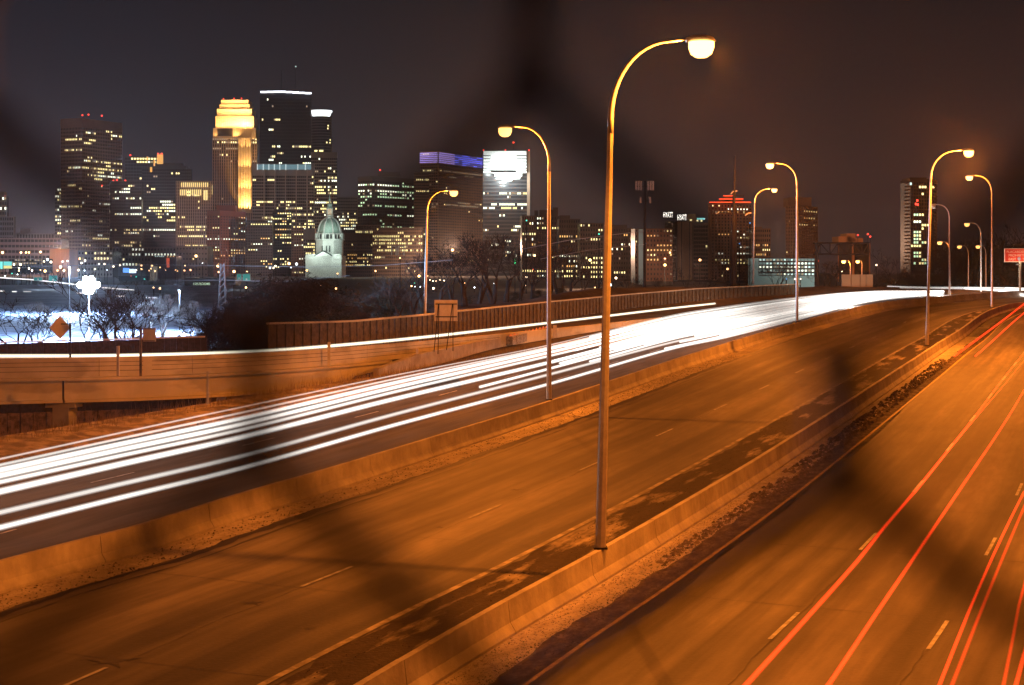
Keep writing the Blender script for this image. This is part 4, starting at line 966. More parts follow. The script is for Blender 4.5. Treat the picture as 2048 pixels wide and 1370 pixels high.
# dark apartment row to the right
bld('dark apartment block under the white topped tower', 1044, 1072, 431, 900, name='apartment_block', wall=(.12,.08,.065), nf=12, nb=6, sp=.5, pi=.5, p=.25, cols='yow', seed=51, size=(.4,.4))
bld('dark apartment block with roof sheds behind the second lamp post', 1068, 1118, 432, 950, name='apartment_block', wall=(.06,.05,.05), nf=13, nb=10, sp=.5, pi=.5, p=.12, cols='yow', seed=52, size=(.38,.38), rooftop=((1069,1076,420),(1079,1106,419),(1106,1116,414)))
bld('dark apartment block stepping down to the right', 1118, 1160, 438, 920, name='apartment_block', wall=(.075,.06,.055), nf=12, nb=9, sp=.5, pi=.5, p=.15, cols='yow', seed=53, size=(.38,.38), rooftop=((1119,1140,430),))
bld('block with lit corner balconies left of the tallest lamp post', 1160, 1206, 446, 860, name='apartment_block', wall=(.11,.085,.07), nf=12, nb=9, sp=.5, pi=.5, p=.2, cols='yyo', seed=54, size=(.4,.42))
bld('black apartment block right of the tallest lamp post', 1222, 1271, 456, 800, name='apartment_block', wall=(.045,.04,.042), nf=11, nb=10, sp=.5, pi=.5, p=.15, cols='yow', seed=55, size=(.42,.4), rooftop=((1226,1254,449),))
bld('pale end wall slab left of the phone mast', 1270, 1286, 457, 700, name='apartment_block', wall=(.26,.17,.11), nf=10, nb=3, sp=.6, pi=.6, p=.1, cols='y', seed=56, size=(.3,.3))
bld('orange lit brick apartment block behind the phone mast', 1286, 1345, 457, 640, name='apartment_block', wall=(.27,.13,.075), glass=GLR, nf=11, nb=9, sp=.55, pi=.6, p=.22, cols='yo', seed=57, size=(.34,.34))
t, *_ = bld('dark tower with glowing white roof sign', 1330, 1357, 441, 760, name='hotel_tower', wall=(.10,.075,.06), nf=16, nb=5, nbr=4, xc=1340, a=40, sp=.5, pi=.5, p=.4, cols='yo', seed=58, size=(.5,.4))
sgn = emis('white_sign_light', (1,.93,.82), 7.0)
extra_box(t, 'sign_frame', 1326, 1356, 435.5, 437, 759, M['dsteel'], .4); extra_box(t, 'sign_frame', 1355, 1379, 440.5, 442, 757, M['dsteel'], .4)
text('HYATT', P(1326.5,0,758).x, P(0,434.5,758).z, 758, 3.1, sgn, t).scale = (.45, 1.1, 1); text('HYATT', P(1354.5,0,756).x, P(0,440.2,756).z, 756, 3.2, sgn, t).scale = (.42, 1.15, 1)
t, *_ = bld('blank tan slab beside the lit roof sign', 1355, 1387, 443, 755, name='hotel_tower', wall=(.40,.26,.15), nf=1, nb=2, sp=0, pi=.9, p=0, cols='y', seed=59, rooftop=((1378,1392,427),), dep=.2)
extra_box(t, 'roof_light', 1380, 1384, 438.5, 442, 750, LIT['y'], .5)
t, *_ = bld('ribbed dark wing with small teal light on its roof', 1387, 1420, 445, 752, name='hotel_tower', wall=(.22,.15,.13), nf=14, nb=7, sp=.4, pi=.1, p=.01, cols='y', seed=60, cap=1)
extra_box(t, 'roof_light', 1394, 1410, 436, 439.5, 750, emis('teal_roof_light', (.35,1,1), 1.3), .5)
for x in (1395, 1403): extra_box(t, 'roof_light', x-1.5, x+1.8, 440, 443, 748, LIT['y'], .5)
# red neon tower
t, pc, pr_, pl, z0, zt = bld('orange brown tower with red neon stepped crown', 1418, 1503, 408, 700, xc=1422, a=70, name='apartment_block', wall=(.27,.145,.08), nf=24, nb=2, nbr=13, sp=.45, pi=.55, p=.2, cols='yyow', seed=61, size=(.42,.42))
neon = emis('red_neon', (1,.07,.02), 2.6)
for x0, x1, y in ((1419,1502,404.5),(1438,1487,398),(1447,1466,391.5)):
    extra_box(t, 'crown_step', x0+1.5, x1-1.5, y+.5, 408, 702, wallm((.25,.12,.07)), 8); extra_box(t, 'neon_tube', x0, x1, y-.8, y+.8, 699, neon, .4)
bld('low brown apartment block right of the red neon tower', 1503, 1541, 457, 690, name='apartment_block', wall=(.25,.14,.085), nf=11, nb=9, sp=.5, pi=.5, p=.2, cols='yo', seed=62, size=(.4,.4), rooftop=((1508,1524,453),))
bld('dark brown slab tower with one column of lit windows', 1572, 1634, 411, 620, xc=1596, a=35, name='apartment_block', wall=(.125,.085,.065), nf=22, nb=5, nbr=8, sp=.5, pi=.55, p=.13, cols='yyo', seed=63, size=(.42,.42), rooftop=((1577,1623,393),))
# lit parking garage
t, *_ = bld('open parking deck lit cold white behind bare branches', 1517, 1629, 516, 420, name='parking_deck', wall=(.16,.16,.15), glass=emis('deck_glow', (.72,1,.90), .26), nf=5, nb=16, sp=.34, pi=.08, p=.36, cols='ccw', floorp=lambda f: .88, seed=64, size=(.5,.45), base=552)
# brown block behind the gantry
t, *_ = bld('square tan block glowing orange behind the sign truss', 1677, 1739, 486, 600, xc=1706, a=45, name='apartment_block', wall=(.34,.19,.09), nf=5, nb=1, nbr=1, sp=.0, pi=.06, p=0, cols='y', seed=65, beacons=((1718,470),(1738,468),(1743,473)), rooftop=((1677,1704,472),(1694,1711,466),(1706,1726,476)))
fl(t, 1704, 525, 560, 16000, SOD, 1)
fl(t, 1690, 480, 575, 5000, SOD, 1)
# green lit tower at right: windows large enough to stand alone
def litR(f, b):
    tab = {22:[(3,'y'),(4,'y'),(5,'y'),(8,'y')], 20:[(4,'y')], 14:[(1,'g'),(2,'g'),(3,'y'),(4,'y')], 12:[(1,'w'),(2,'w'),(3,'w')], 11:[(4,'y'),(5,'y'),(6,'y')], 10:[(4,'y')],
           9:[(1,'g'),(2,'g'),(3,'y')], 8:[(1,'y'),(2,'g'),(3,'y')], 7:[(1,'g'),(2,'g'),(3,'y')], 6:[(4,'g'),(5,'y'),(1,'g'),(2,'g')], 5:[(0,'y'),(1,'y'),(2,'y'),(3,'y')], 3:[(1,'g'),(2,'g'),(3,'y')], 2:[(1,'g'),(2,'g'),(3,'y')], 1:[(4,'g'),(5,'y')], 0:[(1,'g'),(3,'y'),(4,'y'),(5,'g')]}
    return dict(tab.get(f, [])).get(b)
t, *_ = bld('lone tower at right with blocks of green yellow windows', 1821, 1869, 358, 600, name='apartment_block', wall=(.04,.03,.025), nf=24, nb=9, sp=.3, pi=.2, p=0, cols='g', seed=66, size=(.78,.62), lit=litR, indiv=True, base=530, cap=1, rooftop=((1819,1853,353),))
for k in range(24):
    for x0 in (1814, 1869): extra_box(t, 'balcony', x0, x0+6, 364+k*7, 366.5+k*7, 599, wallm((.06,.035,.025)), 4)
extra_box(t, 'core_wall', 1815.5, 1873.5, 360, 540, 604, wallm((.03,.022,.02)), 8)
extra_box(t, 'teal_light', 1820.5, 1823.5, 365, 370, 597, LIT['c'], .5); 
for x, y in ((1835,401),(1832,408),(1836,409)): extra_box(t, 'red_light', x-1.2, x+1.2, y-2, y+2, 590, M['red'], .5)
# low buildings on the left below the skyline
bld('low grey block with yellow windows below the tall brown tower', 150, 225, 501, 1200, wall=(.24,.21,.19), nf=5, nb=12, sp=.6, pi=.5, p=.3, cols='y', seed=71, size=(.5,.45), depth=40, floorp=lambda f: .45 if f in (3,4) else .1)
t, *_ = bld('small orange lit block left of the tall brown tower base', 101, 139, 498, 1150, wall=(.5,.3,.18), nf=2, nb=4, sp=.2, pi=.2, p=.0, cols='y', seed=72, glass=wallm((.5,.3,.18)), depth=30)
fl(t, 108, 510, 1140, 3500, (1,.55,.2), 2); fl(t, 130, 515, 1138, 1500, (1,.5,.2), 2)
bld('grey three level parking deck in the lights at left', 18, 85, 517, 1000, name='parking_deck', wall=(.28,.27,.25), nf=3, nb=12, sp=.55, pi=.1, p=.5, cols='d', seed=73, depth=30, base=536)
bld('long low dim building behind the bare tree', 225, 352, 494, 1300, wall=(.15,.11,.10), nf=6, nb=20, sp=.6, pi=.5, p=.07, cols='yw', seed=74, depth=40)
bld('low tan building under the tan tower', 352, 415, 492, 1250, wall=(.22,.16,.13), nf=6, nb=10, sp=.7, pi=.6, p=.03, cols='y', seed=75, depth=40)
t, *_ = bld('low dark shop building with a glowing green white name sign', 372, 470, 556, 620, name='shop', cat='shop', wall=(.05,.05,.05), nf=1, nb=8, sp=.8, pi=.8, p=0, seed=76, depth=25, base=585)
text('STEVEDORE', P(386,0,617).x, P(0,570,617).z, 617, 1.75*.62*1.1, emis('green_white_sign', (.72,1,.66), 2.2), t)
t, *_ = bld('low building with a blue lit sign behind the bare tree', 238, 300, 532, 800, name='shop', cat='shop', wall=(.08,.07,.07), nf=1, nb=6, sp=.8, pi=.8, p=0, seed=77, depth=25, base=552)
extra_box(t, 'sign_box', 246, 258, 536, 545, 796, emis('blue_sign', (.12,.35,1), 2.2), .5); extra_box(t, 'sign_box', 258.5, 272, 538, 546, 796, emis('pale_blue_sign', (.6,.72,1), 3), .5)
t, *_ = bld('low dark hall with a red vertical sign and dotted roof lights', 305, 352, 512, 1000, name='hall', wall=(.06,.045,.045), nf=2, nb=8, sp=.8, pi=.8, p=0, seed=78, depth=25, base=560)
extra_box(t, 'vertical_sign', 333, 338.5, 516, 535, 996, emis('red_orange_sign', (1,.16,.06), 1.3), .6)
for i, x in enumerate((311,315,319.5,323,326.5,335,341,347)): extra_box(t, 'roof_light', x-1, x+1, 511.5, 514, 995, LIT['c' if i < 5 else 'o'], .4)
for (x, w_, lab) in ((-2, 25, 'teal and yellow lit guide sign at the left edge'), ):
    t = thing('road_sign', lab, 'road sign', P(10, 545, 700)); extra_box(t, 'sign_panel', 0, 6, 523, 538, 700, emis('teal_sign', (.25,.95,.85), 1.1), .5); extra_box(t, 'sign_panel', 7, 23, 523, 531, 700, emis('teal_sign_2', (.2,.85,.8), .9), .5); extra_box(t, 'sign_panel', 7, 23, 531.3, 537, 700, emis('yellow_sign', (.9,.8,.3), 1), .5)
    extra_box(t, 'post', 10, 11, 537, 552, 701, M['dsteel'], .4)
for x0, x1, y0, y1, lab in ((68,84,555,561,'small teal guide sign left of the floodlight'), (98,114,551,562,'small teal and yellow guide sign near the floodlight'), (474,482,548,559,'green round cornered guide sign right of the lattice pole'), (486,500,548,561,'square green guide sign right of the lattice pole')):
    t = thing('road_sign', lab, 'road sign', P(x0, 570, 520)); m_ = mat('sign_green', (.02,.30,.24), .5)
    extra_box(t, 'sign_border', x0-.6, x1+.6, y0-.6, y1+.6, 520.3, M['signback'], .2); extra_box(t, 'sign_panel', x0, x1, y0, y1, 520, m_, .2); extra_box(t, 'post', (x0+x1)/2-.5, (x0+x1)/2+.5, y1, 572, 520.6, M['dsteel'], .3)
    extra_box(t, 'arrow', (x0+x1)/2-1.2, (x0+x1)/2+1.2, y1-4, y1-1, 519.8, M['signback'], .1)
    fl(t, (x0+x1)/2, y1+3, 513, 700, (.8,.95,1), .3)

# ---------------------------------------------------------------- domed church
D = 1150.0; k = D/F; cx = P(655, 0, D).x; Z = lambda y: CAMZ-(y-HOR)*D/F; cy = D+14
t = thing('church', 'white domed church floodlit pale green', 'church', (cx, D, GZ))
stone = mat('church_stone', (.44,.45,.42), .8, (.56,.57,.54), scale=.1, thr=(.4,.6)); cop = mat('green_copper', (.27,.38,.33), .6, (.36,.48,.42), scale=.2, thr=(.4,.6)); dk = mat('dark_opening_and_roof', (.03,.04,.04), .8)  # last one: dark tone shared by openings, gallery wall and gable roof
X = lambda x: (x-CX)*k
b_ = B(); b_.box(X(611), X(683), D, D+30, GZ-2, Z(511)); b_.build('nave_block', stone, t)
b_ = B(); b_.box(X(609), X(685), D-.6, D+30.6, Z(517.5), Z(516)); b_.build('cornice', stone, t)
b_ = B(); b_.box(X(612), X(631), D-.3, D+8, Z(511)+.01, Z(508.5)); b_.build('attic', stone, t)
b_ = B(); b_.box(X(664), X(682), D-.3, D+8, Z(511)+.01, Z(508.5)); b_.build('attic', stone, t)
b_ = B(); g = [(X(629),Z(513)),(X(647),Z(502.5)),(X(665),Z(513))]
b_.add([(x, D-1.0, z) for x, z in g]+[(x, D+9, z) for x, z in g], [(0,1,2),(5,4,3),(0,3,4,1),(1,4,5,2),(2,5,3,0)]); b_.build('gable', stone, t)
for s_, e_ in ((g[0], g[1]), (g[1], g[2])):
    b_ = B(); b_.add([(s_[0],D-1.5,s_[1]),(e_[0],D-1.5,e_[1]),(e_[0],D-1.5,e_[1]+.7),(s_[0],D-1.5,s_[1]+.7),(s_[0],D+9,s_[1]),(e_[0],D+9,e_[1]),(e_[0],D+9,e_[1]+.7),(s_[0],D+9,s_[1]+.7)], [(0,1,2,3),(7,6,5,4),(3,2,6,7),(0,4,5,1),(1,5,6,2),(4,0,3,7)]); b_.build('gable_roof', dk, t)
b_ = B(); n = 8; rw = 27.5*k; b_.prism([(cx+rw*1.04*math.cos(math.pi*(2*i+1)/n), cy+rw*1.04*math.sin(math.pi*(2*i+1)/n)) for i in range(n)], Z(512), Z(480)); b_.build('drum', stone, t)
for x_ in (643, 651.5, 658):
    b_ = B(); b_.box(X(x_)-.42, X(x_)+.42, cy-rw*1.04*.93-.25, cy-rw*.9, Z(504), Z(491)); b_.build('arched_opening', dk, t)
b_ = B(); b_.lathe((cx, cy), [(29.5*k, Z(480)), (30.5*k, Z(479)), (30.5*k, Z(477.5)), (28*k, Z(477.4))], 32); b_.build('drum_cornice', stone, t)
b_ = B(); b_.lathe((cx, cy), [(24*k, Z(478)), (24*k, Z(468))], 32); b_.build('gallery_wall', dk, t)
for i in range(20):
    a = 2*math.pi*i/20+.1; q = (cx+26*k*math.cos(a), cy+26*k*math.sin(a)); b_ = B(); b_.tube([(q[0],q[1],Z(478)), (q[0],q[1],Z(468))], .42, 6); b_.build('column', stone, t)
for i in range(8):
    a = 2*math.pi*(i+.5)/8; q = (cx+27.5*k*math.cos(a), cy+27.5*k*math.sin(a)); b_ = B(); b_.prism([(q[0]+1.1*math.cos(v), q[1]+1.1*math.sin(v)) for v in [2*math.pi*j/8 for j in range(8)]], Z(478), Z(468.5)); b_.ball((q[0], q[1], Z(468)), 1.1, 8, 5); b_.build('corner_turret', stone, t)
b_ = B(); b_.lathe((cx, cy), [(26.5*k, Z(468)), (27*k, Z(466.5)), (25*k, Z(466))], 32); b_.build('ring_cornice', stone, t)
pr = [(23.3*k*math.cos(v)**.92 if v < 1.5 else 7.5*k, Z(466)+(32*k)*math.sin(v)) for v in [i*math.pi/2*.80/12 for i in range(13)]]
b_ = B(); b_.lathe((cx, cy), pr, 40); b_.build('dome', cop, t, smooth=True)
for i in range(8):
    a = 2*math.pi*(i+.5)/8; b_ = B(); b_.tube([(cx+(r_+.25)*math.cos(a), cy+(r_+.25)*math.sin(a), z_) for r_, z_ in pr], .55, 6); b_.build('dome_rib', stone, t)
b_ = B(); b_.lathe((cx, cy), [(8.5*k, Z(436)), (9*k, Z(433)), (7*k, Z(431)), (7.5*k, Z(429)), (6*k, Z(428))], 24); b_.build('lantern_base', stone, t)
b_ = B(); b_.lathe((cx, cy), [(4.2*k, Z(428.5)), (4.2*k, Z(416))], 16); b_.build('lantern_light', emis('lantern_glow', (1,.62,.3), .8), t)
for i in range(8):
    a = 2*math.pi*i/8+.2; q = (cx+5.3*k*math.cos(a), cy+5.3*k*math.sin(a)); b_ = B(); b_.tube([(q[0],q[1],Z(428.5)), (q[0],q[1],Z(415.5))], .4, 6); b_.build('lantern_column', stone, t)
b_ = B(); b_.lathe((cx, cy), [(6.8*k, Z(416)), (6.8*k, Z(414)), (4.8*k, Z(413)), (5*k, Z(407)), (2.4*k, Z(404)), (1.5*k, Z(400)), (2.3*k, Z(397)), (1.3*k, Z(394)), (.6*k, Z(389)), (.25*k, Z(385))], 16); b_.build('spire', cop, t)
GR = (.80,1,.90)
for x, y, dd, e in ((632,507,-7,.7),(655,500,-9,.5),(676,508,-7,1.),(640,478,-22,.9),(672,478,-22,.8),(655,470,-26,.9),(648,432,-12,.14),(662,432,-12,.14),(625,530,-26,.5),(672,532,-26,.5),(650,534,-30,.4),(690,470,-14,.7)):
    fl(t, x, y, D+dd+ (8 if dd < -20 and y < 480 else 0), 8500*e, GR, .8)
t = thing('arched_monument', 'small pale lit arches above the dark trees', 'monument', P(795, 520, 700)); m_ = wallm((.55,.52,.5))
for x0, x1 in ((782,793),(795,809)):
    for xa in (x0, x1-2): extra_box(t, 'pillar', xa, xa+2, 494, 511, 700, m_, 1)
    extra_box(t, 'lintel', x0, x1, 491.5, 494, 700, m_, 1.2)
fl(t, 795, 508, 690, 900, (1,.95,.85), .5)

# lamp masts added in the downtown streets to brighten the lower facades
for i, (x, y, D, e, lab) in enumerate([(118,505,1450,2.6,'added lamp mast in front of the tall brown tower'),(262,508,1450,.8,'added lamp mast before the stepped dark towers'),(392,512,1080,.35,'added lamp mast before the tan tower'),        (905,500,1300,1.8,'added lamp mast before the violet crowned tower'),(1180,520,520,.12,'added lamp mast before the dark apartment blocks'),(1400,520,470,.2,'added lamp mast between the hotel slab and the red neon tower'),(1560,520,430,.10,'added lamp mast left of the brown slab tower'),(1330,530,480,.16,'added lamp mast before the orange brick block')]):
    q = P(x, y, D); t = thing('added_mast_lamp', lab, 'street lamp', (q.x, D, GZ), 'added lamp masts in the downtown streets')
    b_ = B(); b_.tube([(q.x, D+.8, GZ-1), (q.x, D+.8, q.z)], .35*D/1400, 5); b_.build('mast', M['dsteel'], t)
    b_ = B(); b_.ball((q.x, D, q.z), 1.1*D/1400, 8, 5); b_.build('lens', M['sodsmall'], t)
    ld = bpy.data.lights.new('lamp_light', 'POINT'); ld.energy = 250000*e; ld.color = (1,.55,.34); ld.shadow_soft_size = 1
    lo = bpy.data.objects.new('lamp_light', ld); sc.collection.objects.link(lo); lo.parent = t; lo.location = (0, 4, q.z-GZ+2)
# ---------------------------------------------------------------- bare winter trees
def tree_mesh(seed, levels=5, spread=.55, twigs=1.0, thin=.62, droop=.0, multi=1):
    """unit-height bare tree: trunk mesh and crown mesh"""
    r = random.Random(seed); tr = B(); cr_ = B()
    def grow(p, d, L, rad, lv):
        n = 3 if lv > 0 else 5; pts = [p]; rs = [rad]; q = p.copy(); dd = d.copy(); kids = []
        for i in range(n):
            dd = (dd+Vector((r.uniform(-1,1), r.uniform(-1,1), r.uniform(-.5,.9)-droop*lv*.3))*(.10+.05*lv)).normalized()
            q = q+dd*L/n; pts.append(q.copy()); rs.append(rad*(1-.5*(i+1)/n)); kids.append((q.copy(), dd.copy(), rs[-1]))
        (tr if lv == 0 else cr_).tube(pts, rs, 6 if lv == 0 else (4 if lv < 3 else 3), False)
        if lv >= levels: return
        nk = (3, 4, 4, 4, 4, 3)[lv] if lv else (4 if multi == 1 else 3)
        nk = int(nk*twigs+r.random())
        for j in range(nk):
            kp, kd, kr = kids[min(n-1, r.choice((1, 2, 2) if lv else (2, 3, 4, 4)))] if j else kids[-1]
            az = r.uniform(0, 6.283); ax = Vector((math.cos(az), math.sin(az), 0)); side = (ax-kd*ax.dot(kd)).normalized()
            nd = (kd*(1-spread*.5)+side*spread*r.uniform(.5, 1.25)+Vector((0, 0, .16))).normalized()
            grow(kp, nd, L*r.uniform(.55, .86), max(kr*thin*1.1, .0022), lv+1)
    for m_ in range(multi):
        a = r.uniform(0, 6.28); grow(Vector((0, 0, 0)), Vector((math.cos(a)*.25*(multi > 1), math.sin(a)*.25*(multi > 1), 1)).normalized(), .30 if multi == 1 else .24, .036 if multi == 1 else .022, 0)
    zz = max(v[2] for v in cr_.v); f = 1/zz
    for b_ in (tr, cr_): b_.v = [(x*f, y*f, z*f) for x, y, z in b_.v]
    return tr, cr_
PROTO = []
def proto(seed, m, **k):
    tr, cr_ = tree_mesh(seed, **k); a = bpy.data.meshes.new('trunk'); a.from_pydata(tr.v, [], tr.f); a.materials.append(m)
    b = bpy.data.meshes.new('crown'); b.from_pydata(cr_.v, [], cr_.f); b.materials.append(m); return a, b
TP = [proto(s, M['bark'], levels=5, spread=sp, multi=mu, twigs=.74) for s, sp, mu in ((1,.6,1),(2,.75,2),(3,.55,3),(4,.7,1),(5,.65,3))]
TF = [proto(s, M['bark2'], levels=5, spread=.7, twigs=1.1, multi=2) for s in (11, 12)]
TB = [proto(s, M['bark'], levels=5, spread=.8, twigs=1.12, multi=3) for s in (21, 22)]
def tree(pr, label, px, ytop, D, base=None, wide=1.0, rot=None, group='bare winter trees', name='bare_tree', r=R):
    top = P(px, ytop, D); zb = terr(top.x, D)-.1 if base is None else P(px, base, D).z; h = top.z-zb
    t = thing(name, label, 'tree', (top.x, D, zb), group); t.rotation_euler[2] = r.uniform(0, 6.28) if rot is None else rot; t.scale = (h*wide, h*wide, h)
    for nm, me in zip(('trunk', 'crown'), pr): o = bpy.data.objects.new(nm, me); sc.collection.objects.link(o); o.parent = t
    return t
GL_ = 'bare trees before the lit snow'
tree(TP[1], 'bare tree at the far left edge against the blue snow', 30, 572, 134, wide=1.3, group=GL_)
tree(TP[4], 'small bare tree right of the far left one', 66, 606, 140, wide=1.3, group=GL_)
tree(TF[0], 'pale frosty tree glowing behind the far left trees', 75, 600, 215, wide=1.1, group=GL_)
tree(TP[2], 'small bare tree behind the diamond sign', 185, 598, 134, wide=1.4, group=GL_)
tree(TP[0], 'biggest bare tree, dark trunk just left of the rectangular sign', 242, 532, 128, wide=1.15, group=GL_)
tree(TP[4], 'second stem clump beside the biggest bare tree', 266, 548, 130, wide=1.1, group=GL_)
tree(TP[3], 'slender bare tree right of the rectangular sign', 366, 582, 130, wide=1.2, group=GL_)
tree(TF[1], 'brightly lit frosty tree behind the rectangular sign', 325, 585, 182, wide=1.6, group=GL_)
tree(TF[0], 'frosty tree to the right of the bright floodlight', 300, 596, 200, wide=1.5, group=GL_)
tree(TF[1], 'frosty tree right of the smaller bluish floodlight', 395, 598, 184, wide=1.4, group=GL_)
tree(TB[0], 'brown brushy tree at the end of the left timber wall', 440, 598, 128, wide=1.1, group=GL_)
tree(TB[1], 'twiggy bush in the snow right of the timber wall', 425, 640, 124, wide=1.4, group=GL_)
tree(TB[0], 'brown brush between the timber wall and the dark thicket', 470, 612, 136, wide=1.3, group=GL_)
# middle wood: single trees
rt_ = random.Random(9)
mid = [(505,590),(530,572),(560,552),(585,556),(612,560),(640,585),(670,600),(705,598),(740,585),(772,560),(800,548),(826,528),(846,505),(880,500),(905,488),(930,470),(958,476),(985,462),(1012,470),(1040,478),(1066,500),(1096,492),(1120,486),(1140,498),(1165,515),(1195,530),(1225,545),(1255,550),(1285,556),(1320,548),(1375,532),(1410,538)]
for i, (x, y) in enumerate(mid):
    D = lerp_t(x, [500,760,1000,1200,1420], [150,185,225,262,300])+rt_.uniform(-8, 12)
    where = 'in the thicket below the church' if x < 640 else 'in the black wood right of the church' if x < 840 else 'behind the square sign on legs' if x < 930 else 'left of the second lamp post' if x < 1090 else 'left of the tallest lamp post' if x < 1215 else 'right of the tallest lamp post'
    tree((TB if x < 800 else TP)[i % (2 if x < 800 else 5)], 'dark bare tree '+where, x, y, D, wide=1.15 if x < 1150 else .95, group='dark bare trees of the wood')
# evergreen mass in the thicket
def evergreen_mesh(seed, n=5200):
    r = random.Random(seed); b_ = B()
    cl = [(r.gauss(0, .22), r.gauss(0, .22), r.uniform(.12, .88)) for _ in range(26)]
    for _ in range(n):
        c = r.choice(cl); k = (1-c[2])*.6+.45
        p = Vector((c[0]*k+r.gauss(0, .075), c[1]*k+r.gauss(0, .075), c[2]+r.gauss(0, .06))); a = Vector((r.uniform(-1,1), r.uniform(-1,1), r.uniform(-1,1))).normalized()*.03; c_ = a.cross(Vector((r.uniform(-1,1), r.uniform(-1,1), r.uniform(-1,1)))).normalized()*.014
        b_.add([p-a, p+a, p+c_], [(0,1,2)])
    me = bpy.data.meshes.new('crown'); me.from_pydata(b_.v, [], b_.f); me.materials.append(M['needle'])
    t_ = B(); t_.tube([(0,0,0),(0,0,.6)], [.03,.012], 6); mt = bpy.data.meshes.new('trunk'); mt.from_pydata(t_.v, [], t_.f); mt.materials.append(M['bark']); return mt, me
EV = [evergreen_mesh(31), evergreen_mesh(32)]
for i, (x, y, D) in enumerate([(545,562,158),(575,546,152),(600,552,160),(628,568,165),(560,590,148),(655,590,168),(690,605,172),(730,600,178),(770,590,186),(810,598,192),(850,604,198),(890,596,205),(940,590,215),(985,588,222),(1030,584,230),(1075,578,238),(1120,574,246),(530,620,146),(610,605,156),(515,650,142),(660,625,166),(720,625,176)]):
    where = 'left of the ramp lamp' if x < 840 else 'beyond the ribbed wall'
    tree(EV[i % 2], 'black evergreen '+where, x, y, D, wide=1.0+.3*(i % 3), group='black evergreens of the thicket', name='evergreen_tree')
# right part
for i, (x, y, D, w_, lab) in enumerate([(1788,492,330,.95,'spreading bare tree left of the lone green lit tower'),(1752,520,345,.9,'small bare tree right of the sign truss'),(1664,520,330,1.2,'bare tree under the left end of the sign truss'),(1650,532,320,1.1,'low bare tree beside the parking deck'),(1560,508,310,1.2,'bare tree in front of the lit parking deck'),
    (1500,520,300,1.0,'bare tree at the foot of the right arm lamp'),(1890,500,330,.9,'dark tree behind the unlit lamp post'),(1920,478,330,1.0,'dark tree behind the far trio of lamps'),(1955,462,335,1.0,'tall dark tree left of the right edge lamp'),(1985,452,330,1.0,'tall dark tree behind the right edge lamp'),(2015,470,325,1.0,'dark tree above the red sign'),
    (2048,440,330,1.1,'dark tree cut by the right edge of the picture'),(1840,530,330,1.1,'low tree at the foot of the green lit tower'),(1865,540,322,1.1,'low brush right of the green lit tower')]):
    tree(TP[i % 5], lab, x, y, D, wide=w_, group='bare trees beyond the bend')
for i, (x, y, D) in enumerate([(1900,520,335),(1935,500,338),(1970,488,340),(2005,490,338),(2040,485,336),(1875,545,330),(1830,548,330),(1780,552,335),(1920,540,325),(1960,535,328),(2000,535,328),(2040,535,326)]):
    tree(EV[i % 2], 'black evergreen behind the far lamps at right', x, y, D, wide=1.5, group='black evergreens at right', name='evergreen_tree')

